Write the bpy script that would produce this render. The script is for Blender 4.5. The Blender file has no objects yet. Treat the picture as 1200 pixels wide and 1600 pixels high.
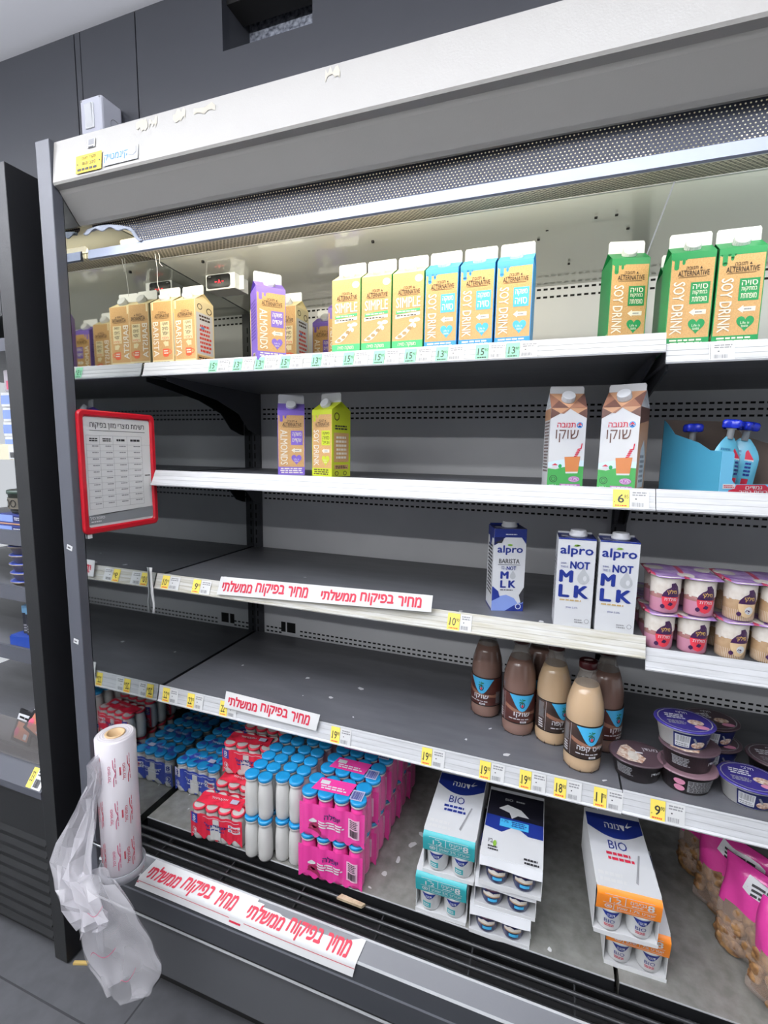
import bpy, bmesh, math, random
from mathutils import Vector, Matrix
random.seed(11)
PI = math.pi
SC = bpy.context.scene
COL = SC.collection
FLOOR = -1.06          # all heights below are measured from the third shelf's rail; ZO lifts them so the floor is z = 0
ZO = 1.06

# ------------------------------------------------------------------ camera
cam_d = bpy.data.cameras.new('camera')
cam = bpy.data.objects.new('camera', cam_d); COL.objects.link(cam)
cam_d.sensor_fit = 'HORIZONTAL'; cam_d.sensor_width = 36.0; cam_d.lens = 753.7 / 1200 * 36.0
cam_d.clip_start = 0.02
def cam_axes(a, b, c):
    return Matrix.Rotation(a, 3, 'Z') @ Matrix.Rotation(b, 3, 'X') @ Matrix.Rotation(c, 3, 'Y')
_R = cam_axes(math.radians(19.815), math.radians(-7.423), math.radians(-0.923))
_m = Matrix((_R.col[0], _R.col[2], -_R.col[1])).transposed().to_4x4()
_m.translation = Vector((1.0777, -1.0592, 0.3657 + ZO))
cam.matrix_world = _m
SC.camera = cam

# ------------------------------------------------------------------ world, lights, exposure
W = bpy.data.worlds.new('world'); SC.world = W; W.use_nodes = True
bg = W.node_tree.nodes['Background']; bg.inputs[0].default_value = (0.90, 0.94, 1.0, 1); bg.inputs[1].default_value = 1.3
SC.view_settings.view_transform = 'Standard'; SC.view_settings.look = 'None'
SC.view_settings.exposure = -0.93; SC.view_settings.gamma = 1.0; SC.view_settings.use_curve_mapping = False
def area(name, loc, rot, sx, sy, power, col):
    d = bpy.data.lights.new(name, 'AREA'); d.shape = 'RECTANGLE'; d.size = sx; d.size_y = sy; d.energy = power; d.color = col
    o = bpy.data.objects.new(name, d); COL.objects.link(o)
    o.location = (loc[0], loc[1], loc[2] + ZO); o.rotation_euler = rot
    return o
area('aisle_and_fill_lamp', (0.9, -0.78, 1.53), (0, 0, 0), 5.0, 0.10, 21, (0.975, 0.985, 1.0))
area('aisle_and_fill_lamp', (-0.9, -2.10, 1.50), (0, 0, 0), 3.6, 0.12, 100, (0.975, 0.985, 1.0))  # unseen row, shifted left to work as frontal fill
area('aisle_and_fill_lamp', (-0.9, -3.40, 1.50), (0, 0, 0), 3.6, 0.12, 230, (0.975, 0.985, 1.0))  # unseen row added as fill, reaches the back panels at a low angle
area('added_ceiling_fill', (-0.3, -1.30, 1.22), (PI, 0, 0), 4.0, 0.10, 330, (0.96, 0.97, 1.0))  # added light to brighten the ceiling, stands for no known fixture
area('canopy_lamp', (0.62, -0.118, 0.836), (math.radians(78), 0, 0), 1.15, 0.02, 11, (1.0, 0.93, 0.76))
area('canopy_lamp', (1.90, -0.118, 0.836), (math.radians(78), 0, 0), 1.2, 0.02, 9.5, (0.96, 1.0, 0.93))

# ------------------------------------------------------------------ materials
def lin(h):
    h = h.lstrip('#'); out = []
    for i in (0, 2, 4):
        c = int(h[i:i+2], 16) / 255
        out.append(c / 12.92 if c <= 0.04045 else ((c + 0.055) / 1.055) ** 2.4)
    return (*out, 1)
_mats = {}
def mat(name, hexc='#808080', rough=0.5, metal=0.0, spec=0.5, alpha=1.0, noise=None, bump=None, emit=0.0, coat=0.0, trans=0.0):
    """noise = (scale, other colour, amount) mottles the colour; bump = (scale, strength)"""
    if name in _mats: return _mats[name]
    m = bpy.data.materials.new(name); m.use_nodes = True; _mats[name] = m
    nt = m.node_tree; b = nt.nodes['Principled BSDF']
    b.inputs['Base Color'].default_value = lin(hexc); b.inputs['Roughness'].default_value = rough
    b.inputs['Metallic'].default_value = metal; b.inputs['Specular IOR Level'].default_value = spec
    b.inputs['Alpha'].default_value = alpha; b.inputs['Coat Weight'].default_value = coat
    b.inputs['Transmission Weight'].default_value = trans
    if emit:
        b.inputs['Emission Color'].default_value = lin(hexc); b.inputs['Emission Strength'].default_value = emit
    if noise or bump: tc = nt.nodes.new('ShaderNodeTexCoord')
    if noise:
        n = nt.nodes.new('ShaderNodeTexNoise'); n.inputs['Scale'].default_value = noise[0]; n.inputs['Detail'].default_value = 6
        r = nt.nodes.new('ShaderNodeValToRGB'); r.color_ramp.elements[0].position = 0.35; r.color_ramp.elements[1].position = 0.68
        mx = nt.nodes.new('ShaderNodeMix'); mx.data_type = 'RGBA'
        mx.inputs['A'].default_value = lin(hexc); mx.inputs['B'].default_value = lin(noise[1])
        ml = nt.nodes.new('ShaderNodeMath'); ml.operation = 'MULTIPLY'; ml.inputs[1].default_value = noise[2]
        mp = nt.nodes.new('ShaderNodeMapping'); mp.inputs['Scale'].default_value = noise[3] if len(noise) > 3 else (1, 1, 1)
        nt.links.new(tc.outputs['Object'], mp.inputs['Vector']); nt.links.new(mp.outputs[0], n.inputs['Vector'])
        nt.links.new(n.outputs['Fac'], r.inputs[0]); nt.links.new(r.outputs[0], ml.inputs[0])
        nt.links.new(ml.outputs[0], mx.inputs['Factor']); nt.links.new(mx.outputs['Result'], b.inputs['Base Color'])
    if bump:
        n2 = nt.nodes.new('ShaderNodeTexNoise'); n2.inputs['Scale'].default_value = bump[0]; n2.inputs['Detail'].default_value = 4
        bp = nt.nodes.new('ShaderNodeBump'); bp.inputs['Strength'].default_value = bump[1]; bp.inputs['Distance'].default_value = 0.002
        nt.links.new(tc.outputs['Object'], n2.inputs['Vector']); nt.links.new(n2.outputs['Fac'], bp.inputs['Height'])
        nt.links.new(bp.outputs[0], b.inputs['Normal'])
    return m

def dot_mat(name, base, hole, pitch, radius, axes=('X', 'Z'), see_through=False, rough=0.6, stretch=1.0):
    """staggered rows of small holes"""
    m = mat(name, base, rough); nt = m.node_tree; b = nt.nodes['Principled BSDF']
    N = lambda op, a=None, c=None: _math(nt, op, a, c)
    tc = nt.nodes.new('ShaderNodeTexCoord'); sp = nt.nodes.new('ShaderNodeSeparateXYZ'); nt.links.new(tc.outputs['Object'], sp.inputs[0])
    v = N('DIVIDE', sp.outputs[axes[1]], pitch * 0.8); row = N('FLOOR', v)
    u = N('ADD', N('DIVIDE', sp.outputs[axes[0]], pitch * stretch), N('MULTIPLY', row, 0.5))
    du = N('SUBTRACT', N('FRACT', u), 0.5); dv = N('SUBTRACT', N('FRACT', v), 0.5)
    d = N('ADD', N('MULTIPLY', du, du), N('MULTIPLY', dv, dv))
    mask = N('LESS_THAN', d, radius * radius)
    if see_through:
        nt.links.new(N('SUBTRACT', 1.0, mask), b.inputs['Alpha'])
    else:
        mx = nt.nodes.new('ShaderNodeMix'); mx.data_type = 'RGBA'
        mx.inputs['A'].default_value = lin(base); mx.inputs['B'].default_value = lin(hole)
        nt.links.new(mask, mx.inputs['Factor']); nt.links.new(mx.outputs['Result'], b.inputs['Base Color'])
    return m
def _math(nt, op, a, c):
    n = nt.nodes.new('ShaderNodeMath'); n.operation = op
    for i, x in enumerate((a, c)):
        if x is None: continue
        if isinstance(x, (int, float)): n.inputs[i].default_value = x
        else: nt.links.new(x, n.inputs[i])
    return n.outputs[0]

WHITE = mat('white_plastic', '#eceef0', 0.35)
RAIL = mat('rail_white', '#cdcfd2', 0.4, noise=(9, '#adaeaf', 0.6, (1, 6, 14)))
RAIL_DIRTY = mat('rail_yellowed', '#cbcbc7', 0.45, noise=(12, '#a39d86', 0.75, (1, 6, 16)))
CANOPY = mat('canopy_enamel', '#9b9994', 0.28, bump=(320, 0.12))
POST = mat('post_grey', '#484a51', 0.45, bump=(400, 0.05))
BACK = mat('back_panel_grey', '#dcdddf', 0.5, noise=(5, '#cbccd0', 0.5))
UPRIGHT = mat('upright_grey', '#3d3f44', 0.5)
BLACK = mat('black_paint', '#101113', 0.5)
SLOT = mat('slot_black', '#060607', 0.8)
SHELF = mat('shelf_charcoal', '#545559', 0.42, noise=(7, '#636468', 0.7, (1, 4, 1)))
DECK = mat('deck_steel', '#7e7e79', 0.42, metal=0.35, noise=(40, '#a3a29c', 0.6), bump=(90, 0.04))
MIRROR = mat('mirror_panel', '#b4b8b9', 0.035, metal=1.0)
CEIL_IN = mat('cooler_ceiling_gloss', '#d8dad2', 0.10, metal=0.1, coat=0.5)
KICK = mat('kick_grey', '#46474a', 0.55, bump=(500, 0.08))
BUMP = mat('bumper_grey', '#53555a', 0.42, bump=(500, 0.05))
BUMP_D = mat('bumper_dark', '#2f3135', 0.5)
BUMP_L = mat('pale_edge_and_highlight', '#b4b6b8', 0.35)  # pale bumper and trim edges; also paints highlights on shelf and deck lips
ROD = mat('rod_black', '#2a2b2d', 0.3)
CLAD = mat('wall_cladding', '#32343a', 0.42, bump=(300, 0.05))
WCEIL = mat('ceiling_white', '#f4f5fc', 0.8)
PAPER = mat('paper', '#d6d7d7', 0.6)
RED_INK = mat('red_ink', '#b81f3a', 0.6)
DARK_INK = mat('dark_ink', '#26262a', 0.6)
GREY_INK = mat('grey_ink', '#8a8b8e', 0.6)
YEL = mat('tag_yellow', '#f2dc62', 0.6)
GRN = mat('tag_green', '#86d2a6', 0.6)
KRAFT = mat('kraft', '#d2a76e', 0.6, noise=(420, '#b78c58', 0.7))
CREAM = mat('carton_cream', '#ecdcae', 0.5)
BROWN = mat('ink_brown', '#3c2a1e', 0.6)
PURPLE = mat('carton_purple', '#7d63c4', 0.45)
GREEN = mat('carton_green', '#1c8a4c', 0.45)
MINT = mat('carton_mint', '#3fb36c', 0.45)
BLUE = mat('carton_blue', '#2f8fd0', 0.45)
SKY = mat('carton_sky', '#49b4e4', 0.45)
LIME = mat('carton_lime', '#c3d02e', 0.45)
NAVY = mat('navy', '#1b2c78', 0.4)
NAVY_D = mat('navy_dark', '#141c52', 0.35)
CARD = mat('white_card', '#d3d5d8', 0.4)
ORANGE_INK = mat('orange_red_ink', '#e2603a', 0.6)
CAPW = mat('cap_white', '#d0d2d5', 0.4)
FIN = mat('carton_fin', '#d3d5d7', 0.45)
FIN_G = mat('carton_fin_grey', '#c4c6c8', 0.45)

# ------------------------------------------------------------------ mesh builder
class MB:
    def __init__(s): s.v = []; s.f = []; s.mi = []; s.sm = []; s.mats = []; s.xf = None
    def _m(s, m):
        if m not in s.mats: s.mats.append(m)
        return s.mats.index(m)
    def add(s, vs, fs, m, smooth=False):
        b = len(s.v)
        for p in vs:
            p = Vector(p); s.v.append(s.xf @ p if s.xf else p)
        k = s._m(m)
        for f in fs: s.f.append([b + i for i in f]); s.mi.append(k); s.sm.append(smooth)
        return s
    def box(s, x0, y0, z0, x1, y1, z1, m, faces=None):
        """faces: dict face->material, keys -x +x -y +y -z +z"""
        vs = [(x0,y0,z0),(x1,y0,z0),(x1,y1,z0),(x0,y1,z0),(x0,y0,z1),(x1,y0,z1),(x1,y1,z1),(x0,y1,z1)]
        F = {'-z':[0,3,2,1],'+z':[4,5,6,7],'-y':[0,1,5,4],'+x':[1,2,6,5],'+y':[2,3,7,6],'-x':[3,0,4,7]}
        b = len(s.v); s.add(vs, [], m)
        for k, f in F.items():
            s.f.append([b + i for i in f]); s.mi.append(s._m((faces or {}).get(k, m))); s.sm.append(False)
        return s
    def prism(s, prof, x0, x1, m, caps=True, axis='X', mats=None):
        n = len(prof)
        if axis == 'X': vs = [(x0, y, z) for y, z in prof] + [(x1, y, z) for y, z in prof]
        elif axis == 'Y': vs = [(x, x0, z) for x, z in prof] + [(x, x1, z) for x, z in prof]
        else: vs = [(x, y, x0) for x, y in prof] + [(x, y, x1) for x, y in prof]
        b = len(s.v); s.add(vs, [], m)
        for i in range(n):
            j = (i + 1) % n
            s.f.append([b+i, b+j, b+n+j, b+n+i]); s.mi.append(s._m((mats or {}).get(i, m))); s.sm.append(False)
        if caps:
            s.f.append([b+i for i in range(n)][::-1]); s.mi.append(s._m(m)); s.sm.append(False)
            s.f.append([b+n+i for i in range(n)]); s.mi.append(s._m(m)); s.sm.append(False)
        return s
    def lathe(s, prof, m, c=(0,0,0), seg=24, mats=None, sx=1.0, sy=1.0, cap0=True, cap1=True):
        n = len(prof); vs = []
        for r, z in prof:
            for k in range(seg):
                a = 2 * PI * k / seg; vs.append((c[0] + sx*r*math.cos(a), c[1] + sy*r*math.sin(a), c[2] + z))
        b = len(s.v); s.add(vs, [], m)
        for i in range(n - 1):
            mm = s._m((mats or {}).get(i, m))
            for k in range(seg):
                k2 = (k + 1) % seg
                s.f.append([b+i*seg+k, b+i*seg+k2, b+(i+1)*seg+k2, b+(i+1)*seg+k]); s.mi.append(mm); s.sm.append(True)
        if cap0: s.f.append([b+k for k in range(seg)][::-1]); s.mi.append(s._m((mats or {}).get('c0', m))); s.sm.append(False)
        if cap1: s.f.append([b+(n-1)*seg+k for k in range(seg)]); s.mi.append(s._m((mats or {}).get('c1', m))); s.sm.append(False)
        return s
    def tube(s, pts, r, m, seg=8):
        pts = [Vector(p) for p in pts]; vs = []
        for i, p in enumerate(pts):
            t = (pts[min(i+1, len(pts)-1)] - pts[max(i-1, 0)]).normalized()
            up = Vector((0,0,1)) if abs(t.z) < 0.9 else Vector((1,0,0))
            a = t.cross(up).normalized(); bb = t.cross(a)
            for k in range(seg):
                g = 2*PI*k/seg; vs.append(p + r*(math.cos(g)*a + math.sin(g)*bb))
        fs = []
        for i in range(len(pts)-1):
            for k in range(seg):
                k2 = (k+1) % seg; fs.append([i*seg+k, i*seg+k2, (i+1)*seg+k2, (i+1)*seg+k])
        s.add(vs, fs, m, True)
        s.add([vs[k] for k in range(seg)], [list(range(seg))], m); s.add(vs[-seg:], [list(range(seg))], m)
        return s
    def grid(s, fn, nu, nv, m, smooth=True, mfn=None, skip=None):
        vs = [fn(i/nu, j/nv) for j in range(nv+1) for i in range(nu+1)]
        b = len(s.v); s.add(vs, [], m)
        for j in range(nv):
            for i in range(nu):
                if skip and skip((i+.5)/nu, (j+.5)/nv): continue
                a = b + j*(nu+1) + i
                s.f.append([a, a+1, a+nu+2, a+nu+1]); s.mi.append(s._m(mfn((i+.5)/nu, (j+.5)/nv) if mfn else m)); s.sm.append(smooth)
        return s
    def build(s, name, parent=None, loc=None, bevel=0.0, fixn=True, solid=0.0, sub=0):
        me = bpy.data.meshes.new(name)
        me.from_pydata([tuple(p) for p in s.v], [], s.f)
        for m in s.mats: me.materials.append(m)
        me.polygons.foreach_set('material_index', s.mi); me.polygons.foreach_set('use_smooth', s.sm)
        me.update()
        o = bpy.data.objects.new(name, me); COL.objects.link(o)
        if parent: o.parent = parent
        if loc: o.location = loc
        if solid:
            md = o.modifiers.new('solid', 'SOLIDIFY'); md.thickness = solid
        if sub:
            md = o.modifiers.new('sub', 'SUBSURF'); md.levels = sub; md.render_levels = sub
        if bevel:
            md = o.modifiers.new('bevel', 'BEVEL'); md.width = bevel; md.segments = 2; md.limit_method = 'ANGLE'; md.angle_limit = math.radians(40)
        return o

# ------------------------------------------------------------------ lettering and printed art
_txt = {}
def text2d(string, bold):
    k = string
    if k not in _txt:
        c = bpy.data.curves.new('t', 'FONT'); c.body = string; c.resolution_u = 2; sep = 'ת' in string      # this letter is drawn as two overlapping outlines: fill them one by one
        if sep: c.fill_mode = 'NONE'
        o = bpy.data.objects.new('t', c); me = bpy.data.meshes.new_from_object(o)
        vs = [(p.co.x, p.co.y) for p in me.vertices]; fs = [list(p.vertices) for p in me.polygons]
        if sep:
            nb = {}
            for e in me.edges:
                i, j = e.vertices; nb.setdefault(i, []).append(j); nb.setdefault(j, []).append(i)
            seen = set()
            for s0 in nb:
                if s0 in seen: continue
                loop, cur = [], s0
                while cur is not None and cur not in seen:
                    seen.add(cur); loop.append(cur); cur = next((q for q in nb[cur] if q not in seen), None)
                fs.append(loop)
        bpy.data.objects.remove(o); bpy.data.curves.remove(c); bpy.data.meshes.remove(me)
        xs = [p[0] for p in vs]; ys = [p[1] for p in vs]
        x0, x1, y0, y1 = min(xs), max(xs), min(ys), max(ys)
        vs = [((x-x0)/max(x1-x0, 1e-6), (y-y0)/max(y1-y0, 1e-6)) for x, y in vs]
        _txt[k] = (vs, fs)
    return _txt[k]
def heb(t): return t[::-1]

class Art:
    """prints flat shapes onto a surface: fn(u, v, lift) -> point, u and v in 0..1"""
    def __init__(s, mb, fn, nu=1, lift=0.00025): s.mb = mb; s.fn = fn; s.nu = nu; s.lift = lift
    def P(s, u, v, l): return s.fn(u, v, s.lift * l)
    def rect(s, u0, v0, u1, v1, m, l=1):
        n = max(1, int(math.ceil(s.nu * abs(u1 - u0)))); vs = []; fs = []
        for i in range(n + 1):
            u = u0 + (u1-u0)*i/n; vs += [s.P(u, v0, l), s.P(u, v1, l)]
        for i in range(n): fs.append([2*i, 2*i+2, 2*i+3, 2*i+1])
        s.mb.add(vs, fs, m, s.nu > 1)
    def poly(s, pts, m, l=1):
        if s.nu > 1 and len(pts) > 3: return s.scan(pts, m, l)
        s.mb.add([s.P(u, v, l) for u, v in pts], [list(range(len(pts)))], m)
    def scan(s, pts, m, l):
        """fills an outline on a curved surface with narrow strips"""
        vs_ = [p[1] for p in pts]; lo, hi = min(vs_), max(vs_); n = max(3, min(16, int((hi-lo)*40)))
        def cross(v):
            out = []
            for i in range(len(pts)):
                (ua, va), (ub, vb) = pts[i], pts[(i+1) % len(pts)]
                if (va <= v) != (vb <= v): out.append(ua + (ub-ua)*(v-va)/(vb-va))
            return sorted(out)
        e = (hi-lo)*1e-4
        for k in range(n):
            va, vb = lo + (hi-lo)*k/n + e, lo + (hi-lo)*(k+1)/n - e; a, b = cross(va), cross(vb)
            if len(a) != len(b): c = cross((va+vb)/2); a = b = c
            for i in range(0, len(a)-1, 2):
                q = max(1, int(math.ceil(s.nu*max(a[i+1]-a[i], b[i+1]-b[i])))); pv = []
                for j in range(q+1): pv += [s.P(a[i]+(a[i+1]-a[i])*j/q, va-e, l), s.P(b[i]+(b[i+1]-b[i])*j/q, vb+e, l)]
                s.mb.add(pv, [[2*j, 2*j+2, 2*j+3, 2*j+1] for j in range(q)], m)
    def ell(s, cu, cv, ru, rv, m, l=1, n=18): s.poly([(cu+ru*math.cos(2*PI*k/n), cv+rv*math.sin(2*PI*k/n)) for k in range(n)], m, l)
    def ring(s, cu, cv, ru, rv, w, m, l=1, n=20):
        for k in range(n):
            a, b = 2*PI*k/n, 2*PI*(k+1)/n
            s.poly([(cu+ru*math.cos(a), cv+rv*math.sin(a)), (cu+ru*math.cos(b), cv+rv*math.sin(b)),
                    (cu+ru*(1-w)*math.cos(b), cv+rv*(1-w)*math.sin(b)), (cu+ru*(1-w)*math.cos(a), cv+rv*(1-w)*math.sin(a))], m, l)
    def text(s, t, u0, v0, u1, v1, m, l=2, rot=0, bold=0.02):
        vs, fs = text2d(t, bold); n = max(1, len(t)); bx, by = bold*1.1/n, bold*.55
        for i, (sx, sy) in enumerate(((0, 0),) if bold < .005 else ((-bx, 0), (bx, 0), (0, -by), (0, by)) if bold > .02 else ((-bx, 0), (bx, 0))): s._print(vs, fs, u0, v0, u1, v1, m, l + .18*i, rot, sx, sy)
    def _print(s, vs, fs, u0, v0, u1, v1, m, l, rot, sx, sy):
        out = []
        for x, y in vs:
            x += sx; y += sy
            if rot == 90: x, y = 1 - y, x            # reads upwards
            elif rot == -90: x, y = y, 1 - x         # reads downwards
            out.append(s.P(u0 + (u1-u0)*x, v0 + (v1-v0)*y, l))
        s.mb.add(out, fs, m)
    def lines(s, u0, v0, u1, v1, n, m, l=2, fill=0.55, seed=1, words=5):
        """rows of print too small to read"""
        r = random.Random(seed); h = (v1-v0)/n
        for k in range(n):
            v = v1 - h*(k+1) + h*(1-fill)/2; u = u0 + r.uniform(0, .06)*(u1-u0); end = u1 - r.uniform(0, .15)*(u1-u0)
            while u < end - .02*(u1-u0):
                w = min((u1-u0)/words*r.uniform(.5, 1.2), end - u); s.rect(u, v, u + w, v + h*fill, m, l); u += w + (u1-u0)*.035
    def heart(s, cu, cv, ru, rv, m, l=1):
        pts = []
        for k in range(28):
            t = 2*PI*k/28; pts.append((cu + ru*(16*math.sin(t)**3)/16, cv + rv*(13*math.cos(t)-5*math.cos(2*t)-2*math.cos(3*t)-math.cos(4*t)+2.5)/15))
        s.poly(pts, m, l)
    def barcode(s, u0, v0, u1, v1, m, l=2, seed=3, n=14):
        r = random.Random(seed); w = (u1-u0)/n
        for k in range(n): s.rect(u0+k*w, v0, u0+k*w+w*r.choice((.35, .55, .75)), v1, m, l)

def face_fn(o, U, V, N):
    o, U, V, N = Vector(o), Vector(U), Vector(V), Vector(N).normalized()
    return lambda u, v, l: o + U*u + V*v + N*l
def cyl_fn(r, z0, z1, a0, a1, c=(0,0), r1=None):
    """label on a round body, u runs from angle a0 to a1 (degrees, -90 faces the camera side)"""
    r1 = r if r1 is None else r1
    def fn(u, v, l):
        a = math.radians(a0 + (a1-a0)*u); R = r + (r1-r)*v + l
        return Vector((c[0] + R*math.cos(a), c[1] + R*math.sin(a), z0 + (z1-z0)*v))
    return fn

# ------------------------------------------------------------------ scene graph helpers
def tag(o, label=None, cat=None, group=None, kind=None):
    if label: o['label'] = label
    if cat: o['category'] = cat
    if group: o['group'] = group
    if kind: o['kind'] = kind
    return o
def thing(name, label, cat, loc=(0,0,0), rotz=0.0, group=None):
    o = bpy.data.objects.new(name, None); COL.objects.link(o); o.empty_display_size = 0.02
    o.location = (loc[0], loc[1], loc[2] + ZO); o.rotation_euler = (0, 0, rotz)
    return tag(o, label, cat, group)
_kids = {}
def children(o): return [c for c in COL.objects if c.parent == o]
def copy_tree(o, parent):
    c = o.copy(); COL.objects.link(c); c.parent = parent
    for ch in children(o): copy_tree(ch, c)
    return c
def dup(root, loc, rotz, label, group=None):
    r = root.copy(); COL.objects.link(r)
    r.location = (loc[0], loc[1], loc[2] + ZO); r.rotation_euler = (0, 0, rotz); r['label'] = label
    if group: r['group'] = group
    for ch in children(root): copy_tree(ch, r)
    return r
class Kind:
    """first call places the model that make() builds, later calls place copies of it"""
    def __init__(s, make): s.make = make; s.root = None
    def put(s, loc, rotz, label, group=None):
        if s.root is None:
            s.root = s.make(); r = s.root
            r.location = (loc[0], loc[1], loc[2] + ZO); r.rotation_euler = (0, 0, rotz); r['label'] = label
            if group: r['group'] = group
            return r
        return dup(s.root, loc, rotz, label, group)
def single(mb, name, label, cat, loc=(0,0,0), rotz=0, group=None, **kw):
    o = mb.build(name, **kw); o.location = (loc[0], loc[1], loc[2] + ZO); o.rotation_euler = (0, 0, rotz)
    return tag(o, label, cat, group)
def struct(mb, name):
    o = mb.build(name); o.location = (0, 0, ZO); return tag(o, kind='structure')

# ================================================================== the room
b = MB(); b.box(-3.5, -4.2, FLOOR-0.05, 4.0, 0.6, FLOOR, mat('floor_tile', '#434447', 0.55, noise=(26, '#3a3b3e', 0.8)))
g = mat('grout', '#26272a', 0.8)
for x in (-0.62, -0.02 + 0.165, 0.745, 1.345): b.box(x-0.0022, -4.2, FLOOR, x+0.0022, 0.0, FLOOR+0.0006, g)
for y in (-0.345, -0.945, -1.545): b.box(-3.5, y-0.0022, FLOOR, 4.0, y+0.0022, FLOOR+0.0006, g)
struct(b, 'floor')
b = MB(); b.box(-3.5, -4.2, 1.565, 4.0, 0.6, 1.62, WCEIL); struct(b, 'ceiling')
# dark cladding above the coolers, with a recessed opening
b = MB(); WY = 0.10; T = 0.03
OX0, OX1, OZ0, OZ1 = 0.197, 0.457, 1.378, 1.515
for x0, x1, z0, z1 in ((-3.5, -0.322, 1.0, 1.545), (-0.318, -0.299, 1.0, 1.545), (-0.296, -0.092, 1.0, 1.545), (-0.088, OX0, 1.0, 1.545),
                       (OX1, 1.10, 1.0, 1.545), (1.103, 4.0, 1.0, 1.545), (OX0, OX1, 1.0, OZ0), (OX0, OX1, OZ1, 1.545)):
    b.box(x0, WY, z0, x1, WY+T, z1, CLAD)
b.box(-3.5, WY+0.012, 1.0, 4.0, WY+0.09, OZ0-0.03, SLOT)
b.box(-3.5, WY+0.02, 1.5, 4.0, WY+0.09, 1.565, SLOT)
b.box(OX0-0.012, WY+T, OZ0-0.03, OX0, WY+0.16, 1.56, UPRIGHT); b.box(OX1, WY+T, OZ0-0.03, OX1+0.012, WY+0.16, 1.56, UPRIGHT)
b.box(OX0-0.012, WY+0.09, OZ0-0.03, OX1+0.012, WY+0.16, OZ0-0.012, UPRIGHT)
b.box(OX0-0.012, WY+0.12, OZ0-0.02, OX1+0.012, WY+0.13, 1.56, mat('speckled_board', '#a9aebb', 0.8, noise=(95, '#3f4450', 1.0)))
struct(b, 'wall_back')
b = MB(); b.box(-3.5, -4.3, FLOOR, 4.0, -4.2, 1.62, mat('far_wall', '#55565a', 0.8)); struct(b, 'wall_front')

# ================================================================== the dairy cooler
cooler = thing('display_cooler', 'long open-front dairy cooler with beige canopy, dark shelves and white price rails', 'refrigerator', (0, 0, FLOOR))
OFF = -FLOOR       # parts are modelled in rail heights and shifted up onto the cooler's base
def part(mb, name, parent=None, **kw):
    o = mb.build(name, parent or cooler, **kw)
    if parent is None: o.location = (0, 0, OFF)
    return o
X1, X2 = 1.25, 2.30
YB = 0.487
# end panel: mirror inside, painted post in front
b = MB(); b.box(-0.0425, -0.2417, FLOOR+0.004, 0.0, -0.217, 1.02, POST)
b.box(-0.0425, -0.217, FLOOR+0.004, -0.022, YB, 1.0, POST)
part(b, 'end_panel', bevel=0.002)
b = MB(); b.box(-0.0215, -0.2165, -0.72, 0.0, YB-0.004, 0.93, MIRROR); part(b, 'side_mirror')
# stuck-on paper bits on the post
for x, z, w, r in ((-0.021, 0.118, .018, .3), (-0.021, -0.118, .016, .2)):
    b = MB(); b.xf = Matrix.Translation((x, -0.2421, z)) @ Matrix.Rotation(r, 4, 'Y')
    b.box(-w/2, -0.0006, -.006, w/2, 0, .006, PAPER); Art(b, face_fn((-w/2, -.0006, -.006), (w, 0, 0), (0, 0, .012), (0, -1, 0))).lines(.2, .2, .8, .8, 1, DARK_INK)
    part(b, 'sticker_remnant')
# back wall of the well, with rows of punched slots
b = MB()
for (xa, xb) in ((0.0, X1-0.001), (X1+0.001, X2)): b.box(xa, YB, -0.75, xb, YB+0.012, 0.86, BACK)
rows = [0.834, 0.812, 0.503, 0.486, 0.469, 0.196, 0.176, -0.105, -0.122, -0.325, -0.341, -0.42, -0.435]
for z in rows:
    x = 0.042
    while x < X2 - 0.03:
        if not (abs(x - X1) < 0.03 or (z < -0.3 and z > -0.36 and 0.1 < x < 0.185)):
            b.box(x, YB-0.0006, z-0.0028, x+0.0115, YB, z+0.0028, SLOT)
        x += 0.0185
b.box(0.108, YB-0.0008, -0.336, 0.17, YB, -0.297, SLOT); b.box(0.128, YB-0.0014, -0.336, 0.134, YB, -0.297, BACK)
b.box(1.215, YB-0.0008, -0.262, 1.235, YB, -0.244, SLOT)
part(b, 'back_panel')
for x in (0.0, X1-0.02):
    b = MB(); w = 0.033 if x == 0 else 0.04
    b.box(x+0.0005, YB-0.012, -0.74, x+w, YB-0.001, 0.84, UPRIGHT)
    z = -0.7
    while z < 0.8:
        b.box(x+0.009, YB-0.0128, z, x+0.014, YB-0.012, z+0.02, SLOT); z += 0.032
    part(b, 'upright')

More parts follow.
